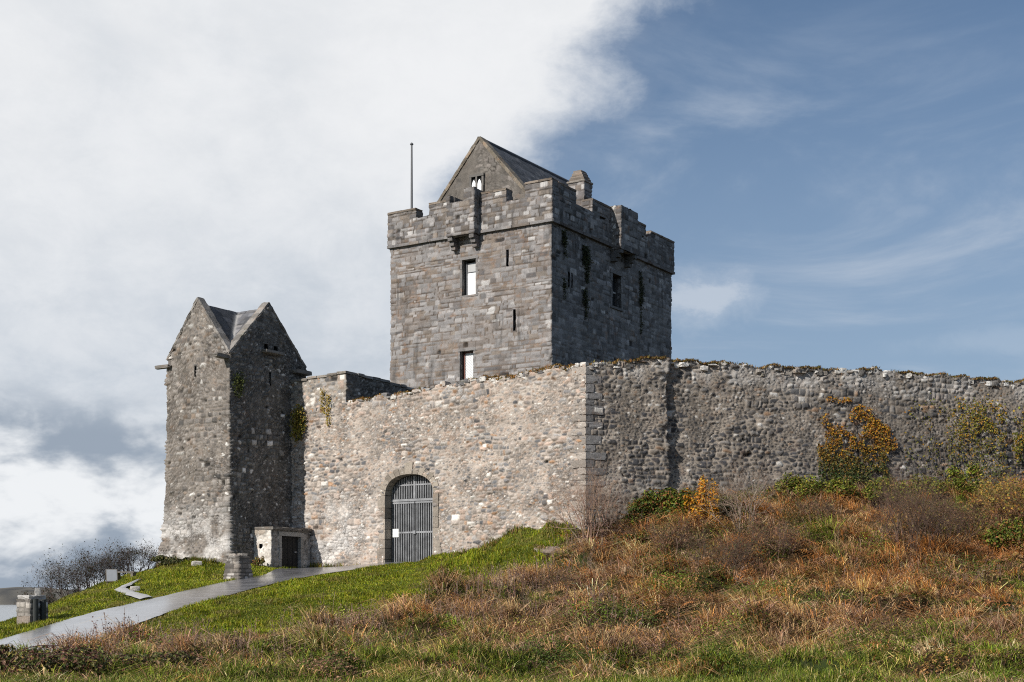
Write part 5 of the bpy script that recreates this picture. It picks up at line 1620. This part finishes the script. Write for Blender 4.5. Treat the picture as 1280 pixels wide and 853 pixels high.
w_ = L2W(np.stack([a_, -d_], 1)); k = (~in_poly(w_[:, 0], w_[:, 1], PATHPOLY)) & (np.abs(a_ + 7.2) > 1.1) & (rng.random(n) < sm(fbm(a_ * 1.1, a_ * 0, 941, 3), .36, .56)); w_ = w_[k]
b_ = rng.uniform(0, 1, (2600, 2)); tw = L2W(np.stack([TX0 - .3 + b_[:, 0] * (TX1 - TX0), TY0 - .28 - np.abs(b_[:, 1] - .5) * .6], 1)); w_ = np.concatenate([w_, tw[fbm(tw[:, 0] * 1.3, tw[:, 1] * 1.3, 943, 3) > .48]]); n = len(w_)
mb = MB(); mb.blades(np.stack([w_[:, 0], w_[:, 1], ground_z(w_[:, 0], w_[:, 1]) - .02], 1), rng.uniform(.10, .34, n), rng.uniform(.012, .022, n), rng.uniform(.2, 1.4, n), rng.uniform(0, 6.28, n), pal([(.10, .14, .014), (.17, .19, .02), (.30, .24, .07), (.065, .085, .012), (.26, .14, .05)], n))
tag(mb.build('verge_weeds', M_GRASS), 'longer rough grass and weeds along the wall foot', 'weeds', kind='stuff')
# left: leafless bushes on the sea side
LB = ([(.055, .042, .032), (.075, .05, .035), (.04, .045, .022)], 1500, .055)
for px, Y, h, sp, nst, lv, lab in ((92, 50.5, 1.45, 1.0, 22, 2300, 'large leafless bush behind the squat gate pier'), (128, 51.5, 1.5, .9, 20, 1900, 'leafless bush directly behind the information board'),
                               (168, 51.8, 1.35, .9, 18, 1700, 'leafless bush between the information board and the gabled tower'), (58, 48.5, .70, .9, 14, 1900, 'low dark leafless bush sloping down towards the sea')):
    bare_shrub('leafless_bush', lab, xy(px, Y), h, sp, nst, (.06, .045, .04), 'leafless bushes on the sea side', (LB[0], int(lv * .9), .036), 4 if h > 1.1 else 3, .55, .024)
leafy_shrub('evergreen_bush', 'low dark evergreen bush at the left tower foot', xy(213, 50.4), .75, .5, .42, 1300, .05, [(.045, .06, .02), (.08, .085, .025), (.12, .10, .04)])
leafy_shrub('weed_clump', 'brown and green weed clump at the hut corner', L2W([(-11.95, -2.62, 0)])[0][:2], .22, .2, .50, 320, .045, [(.22, .12, .04), (.16, .12, .04), (.10, .11, .03)], None, None, 8, 6)
# brambles in the lower left corner
BR = [(.15, .065, .042), (.10, .095, .03), (.055, .07, .016), (.30, .24, .06), (.13, .145, .03), (.20, .13, .08)]
for px, Y, rx, h, lab in ((25, 24.2, 1.0, .78, 'nearest reddish bramble bush in the lower left corner'), (110, 25.0, 1.1, .52, 'low bramble bush in front of the path\'s lower end'), (195, 26.0, 1.0, .42, 'low bramble patch between the path end and the dry weeds')):
    leafy_shrub('bramble_bush', lab, xy(px, Y), rx, .8, h, 3000, .050, BR, None, 'bramble bushes', 30, 20)


def arching_bramble():
    x, y = xy(20, 23.6); z = gz(x, y); t = empty('bramble_cane', (x, y, z), 0, 'long arching bramble canes with small dark leaves at the left edge', 'bramble')
    lp = []
    for i in range(9):
        segs = []
        a = rng.uniform(-.5, 1.2); L = rng.uniform(.7, 1.3); p = np.array((rng.uniform(-.5, .5), rng.uniform(-.3, .3), .3)); d = np.array((math.cos(a) * .5, math.sin(a) * .3, .8))
        for k in range(9):
            d = d / np.linalg.norm(d); q = p + d * L / 9; segs.append((*p, *q, .007, .006)); lp += [q + rng.normal(0, .03, 3) for _ in range(4)]; p = q; d = d + np.array((.08, 0, -.20)) + rng.normal(0, .07, 3)
        mb = MB(); mb.tubes(segs, (.09, .045, .04), 4); mb.build('cane', M_TWIG, t)
    lp = np.array(lp); mb = MB(); mb.leaves(lp, rng.uniform(.025, .05, len(lp)), rng.normal(size=(len(lp), 3)), pal(BR[:3], len(lp))); mb.build('foliage', M_LEAF, t)


arching_bramble()

# ------------------------------------------------------------------ ivy on the walls


def ivy(label, pts, nrm, size, cols_fn, stems=None, name='ivy'):
    """pts: world points on a wall face; nrm: wall normal"""
    o = pts.mean(0); o = np.array((o[0], o[1], pts[:, 2].min()))
    t = empty(name, tuple(o), 0, label, 'ivy')
    n = len(pts); nr = np.asarray(nrm)[None] * 1.0 + rng.normal(0, .5, (n, 3)) + np.array((0, 0, .3))
    mb = MB(); mb.leaves(pts - o, rng.uniform(.6, 1.35, n) * size, nr, cols_fn(pts), 1.25); mb.build('foliage', M_LEAF, t)
    if stems is not None and len(stems):
        for one in stems:
            s = np.array(one, float); s[:, :3] -= o; s[:, 3:6] -= o
            mb = MB(); mb.tubes(s, (.10, .075, .055), 3); mb.build('stem', M_TWIG, t)


def wall_ivy(label, t0, t1, z0, z1, n, dens, size, cf, thick=.10, seed=0, nstem=14):
    tt = rng.uniform(t0, t1, n); z = rng.uniform(z0, z1, n); a = (tt - t0) / (t1 - t0); b = (z - z0) / (z1 - z0)
    k = rng.random(n) < dens(a, b) * sm(fbm(tt * 2.6, z * 2.6, 900 + seed, 4), .30, .46); tt, z = tt[k], z[k]; n = len(tt)
    off = -.23 + .14 + .16 * sm(z, 5.2, 3.0) + np.abs(rng.normal(0, 1, n)) * thick * (1 - .4 * (z - z0) / (z1 - z0))
    p = np.concatenate([CO + CD * tt[:, None] + CN * off[:, None], z[:, None]], 1)
    st = []
    for i in range(nstem):
        x = rng.uniform(lerp(t0, t1, .2), lerp(t0, t1, .8)); zz = z0 - .1; d = rng.normal(0, .25); one = []
        while zz < lerp(z0, z1, rng.uniform(.5, .9)):
            x2 = x + d * .2 + rng.normal(0, .05); z2 = zz + .2
            A = np.append(C_at(x, -.23 + .16 + .16 * float(sm(np.array(zz), 5.2, 3.0))), zz); Bq = np.append(C_at(x2, -.23 + .16 + .16 * float(sm(np.array(z2), 5.2, 3.0))), z2); one.append((*A, *Bq, .012, .010)); x, zz = x2, z2
        if one: st.append(one)
    ivy(label, p, (CN[0], CN[1], 0), size, cf, st)


def cf1(p):
    n = len(p); h = sm(p[:, 2] + rng.normal(0, .35, n), 4.2, 5.6)[:, None]
    return lerp(pal([(.035, .060, .016), (.06, .085, .022), (.085, .08, .022)], n), pal([(.40, .185, .018), (.28, .105, .014), (.46, .27, .03), (.14, .062, .02), (.11, .10, .02)], n, [3, 3, 2, 2, 1.6]), h)


def cf2(p):
    n = len(p); h = sm(p[:, 2] + rng.normal(0, .4, n), 4.4, 5.6)[:, None]
    return lerp(pal([(.05, .065, .02), (.08, .095, .025)], n), pal([(.27, .19, .025), (.18, .165, .022), (.11, .115, .018), (.34, .18, .02)], n), h)


wall_ivy('large ivy turning orange above and dark green below, on the right wall', 8.5, 11.6, 3.4, 6.9, 13000, lambda a, b: sm(fbm(a * 6, b * 7, 77, 5) * 1.9 + .14 - 1.05 * np.hypot((a - .47 + .10 * b) / .52, (b - .36) / .62), .0, .22) * .95 + .55 * np.exp(-((a - .10) / .05) ** 2) * (b > .5) * (b < .97) * sm(fbm(a * 9, b * 9, 78, 3), .4, .55), .052, cf1, .06, 1)
wall_ivy('thin yellow-green ivy spreading over the right wall beside the large orange ivy', 11.9, 16.1, 3.6, 7.3, 15000, lambda a, b: np.clip(.10 + sm(a, .25, .8) * sm(b, .45, .6) * .9 + .35 * (b < .5) * sm(a, .2, .5), 0, 1) * sm(b, 1, .8) * .62, .055, cf2, .035, 2, 9)
wall_ivy('yellow ivy clump on the right wall at the picture\'s right edge', 16.3, 18.2, 4.6, 6.9, 2200, lambda a, b: np.clip(1.2 - np.abs(b - .5) * 2.2, 0, 1), .07, cf2, .08, 3, 8)


def local_ivy(label, face, a0, a1, z0, z1, n, size, cols, thick=.10, shape=None, base=0.0, name='ivy'):
    ax, p = face
    a = rng.uniform(0, 1, n); b = rng.uniform(0, 1, n); dn = shape(a, b) if shape else np.clip(1.6 - 2.2 * np.hypot(a - .5, b - .5) * 1.3, 0, 1)
    k = rng.random(n) < dn; a, b = a[k], b[k]; n = len(a)
    u = lerp(a0, a1, a); z = lerp(z0, z1, b); off = base + np.abs(rng.normal(0, 1, n)) * thick
    L = np.stack([u, p - off, z], 1) if ax == 'y' else np.stack([p + off, u, z], 1)
    w = L2W(L); nr = -FY if ax == 'y' else FX
    ivy(label, w, (nr[0], nr[1], 0), size, lambda q: pal(cols, len(q)), None, name)


YG = [(.17, .15, .022), (.22, .19, .03), (.10, .10, .018), (.28, .17, .03)]
KG = [(.024, .032, .010), (.045, .055, .016), (.014, .018, .008), (.075, .075, .022)]
local_ivy('bushy yellow-green ivy in the angle of the gabled tower and the front wall', ('y', 0), -12.74, -11.95, 5.75, 7.2, 1500, .06, YG, .12, None, .04)
local_ivy('two thin golden streaks of moss below the turret top', ('y', 0), -11.35, -10.75, 6.3, 7.7, 900, .05, [(.30, .20, .025), (.24, .18, .03)], .03, lambda a, b: np.clip(np.exp(-((a - .25) / .13) ** 2) * (b > .35) + np.exp(-((a - .72) / .15) ** 2) * (b < .85), 0, 1) * .8, .05, 'moss')
local_ivy('dark green ivy tuft on the near corner of the gabled tower', ('x', TX1), -3.2, -2.55, 7.15, 8.15, 900, .05, [(.07, .085, .02), (.11, .12, .03), (.04, .05, .015)], .08, None, .05)
for y0, y1, z0, z1, n, lab in ((15.55, 16.05, 15.6, 16.9, 500, 'small dark moss patch high on the keep side near its corner'), (17.35, 18.3, 14.85, 16.6, 1500, 'long dark moss streak on the keep side below the battlements'),
                               (17.45, 18.05, 13.1, 14.5, 700, 'lower dark moss clump on the keep side under the long streak'), (23.2, 23.75, 13.3, 16.5, 900, 'narrow dark moss streak on the keep side right of its window'),
                               (15.65, 15.95, 13.7, 14.7, 220, 'tiny dark moss spot on the keep side beside the slits')):
    local_ivy(lab, ('x', KX), y0, y1, z0, z1, n * 2, .055, KG, .08, lambda a, b: sm(fbm(a * 2.5 + 9, b * 5, 55, 4) + .34 - 1.3 * np.abs(a - .5 - .5 * (fbm(b * 3, b * 0, 5, 2) - .5)) - .6 * np.abs(b - .6), .22, .6), .03, 'moss')
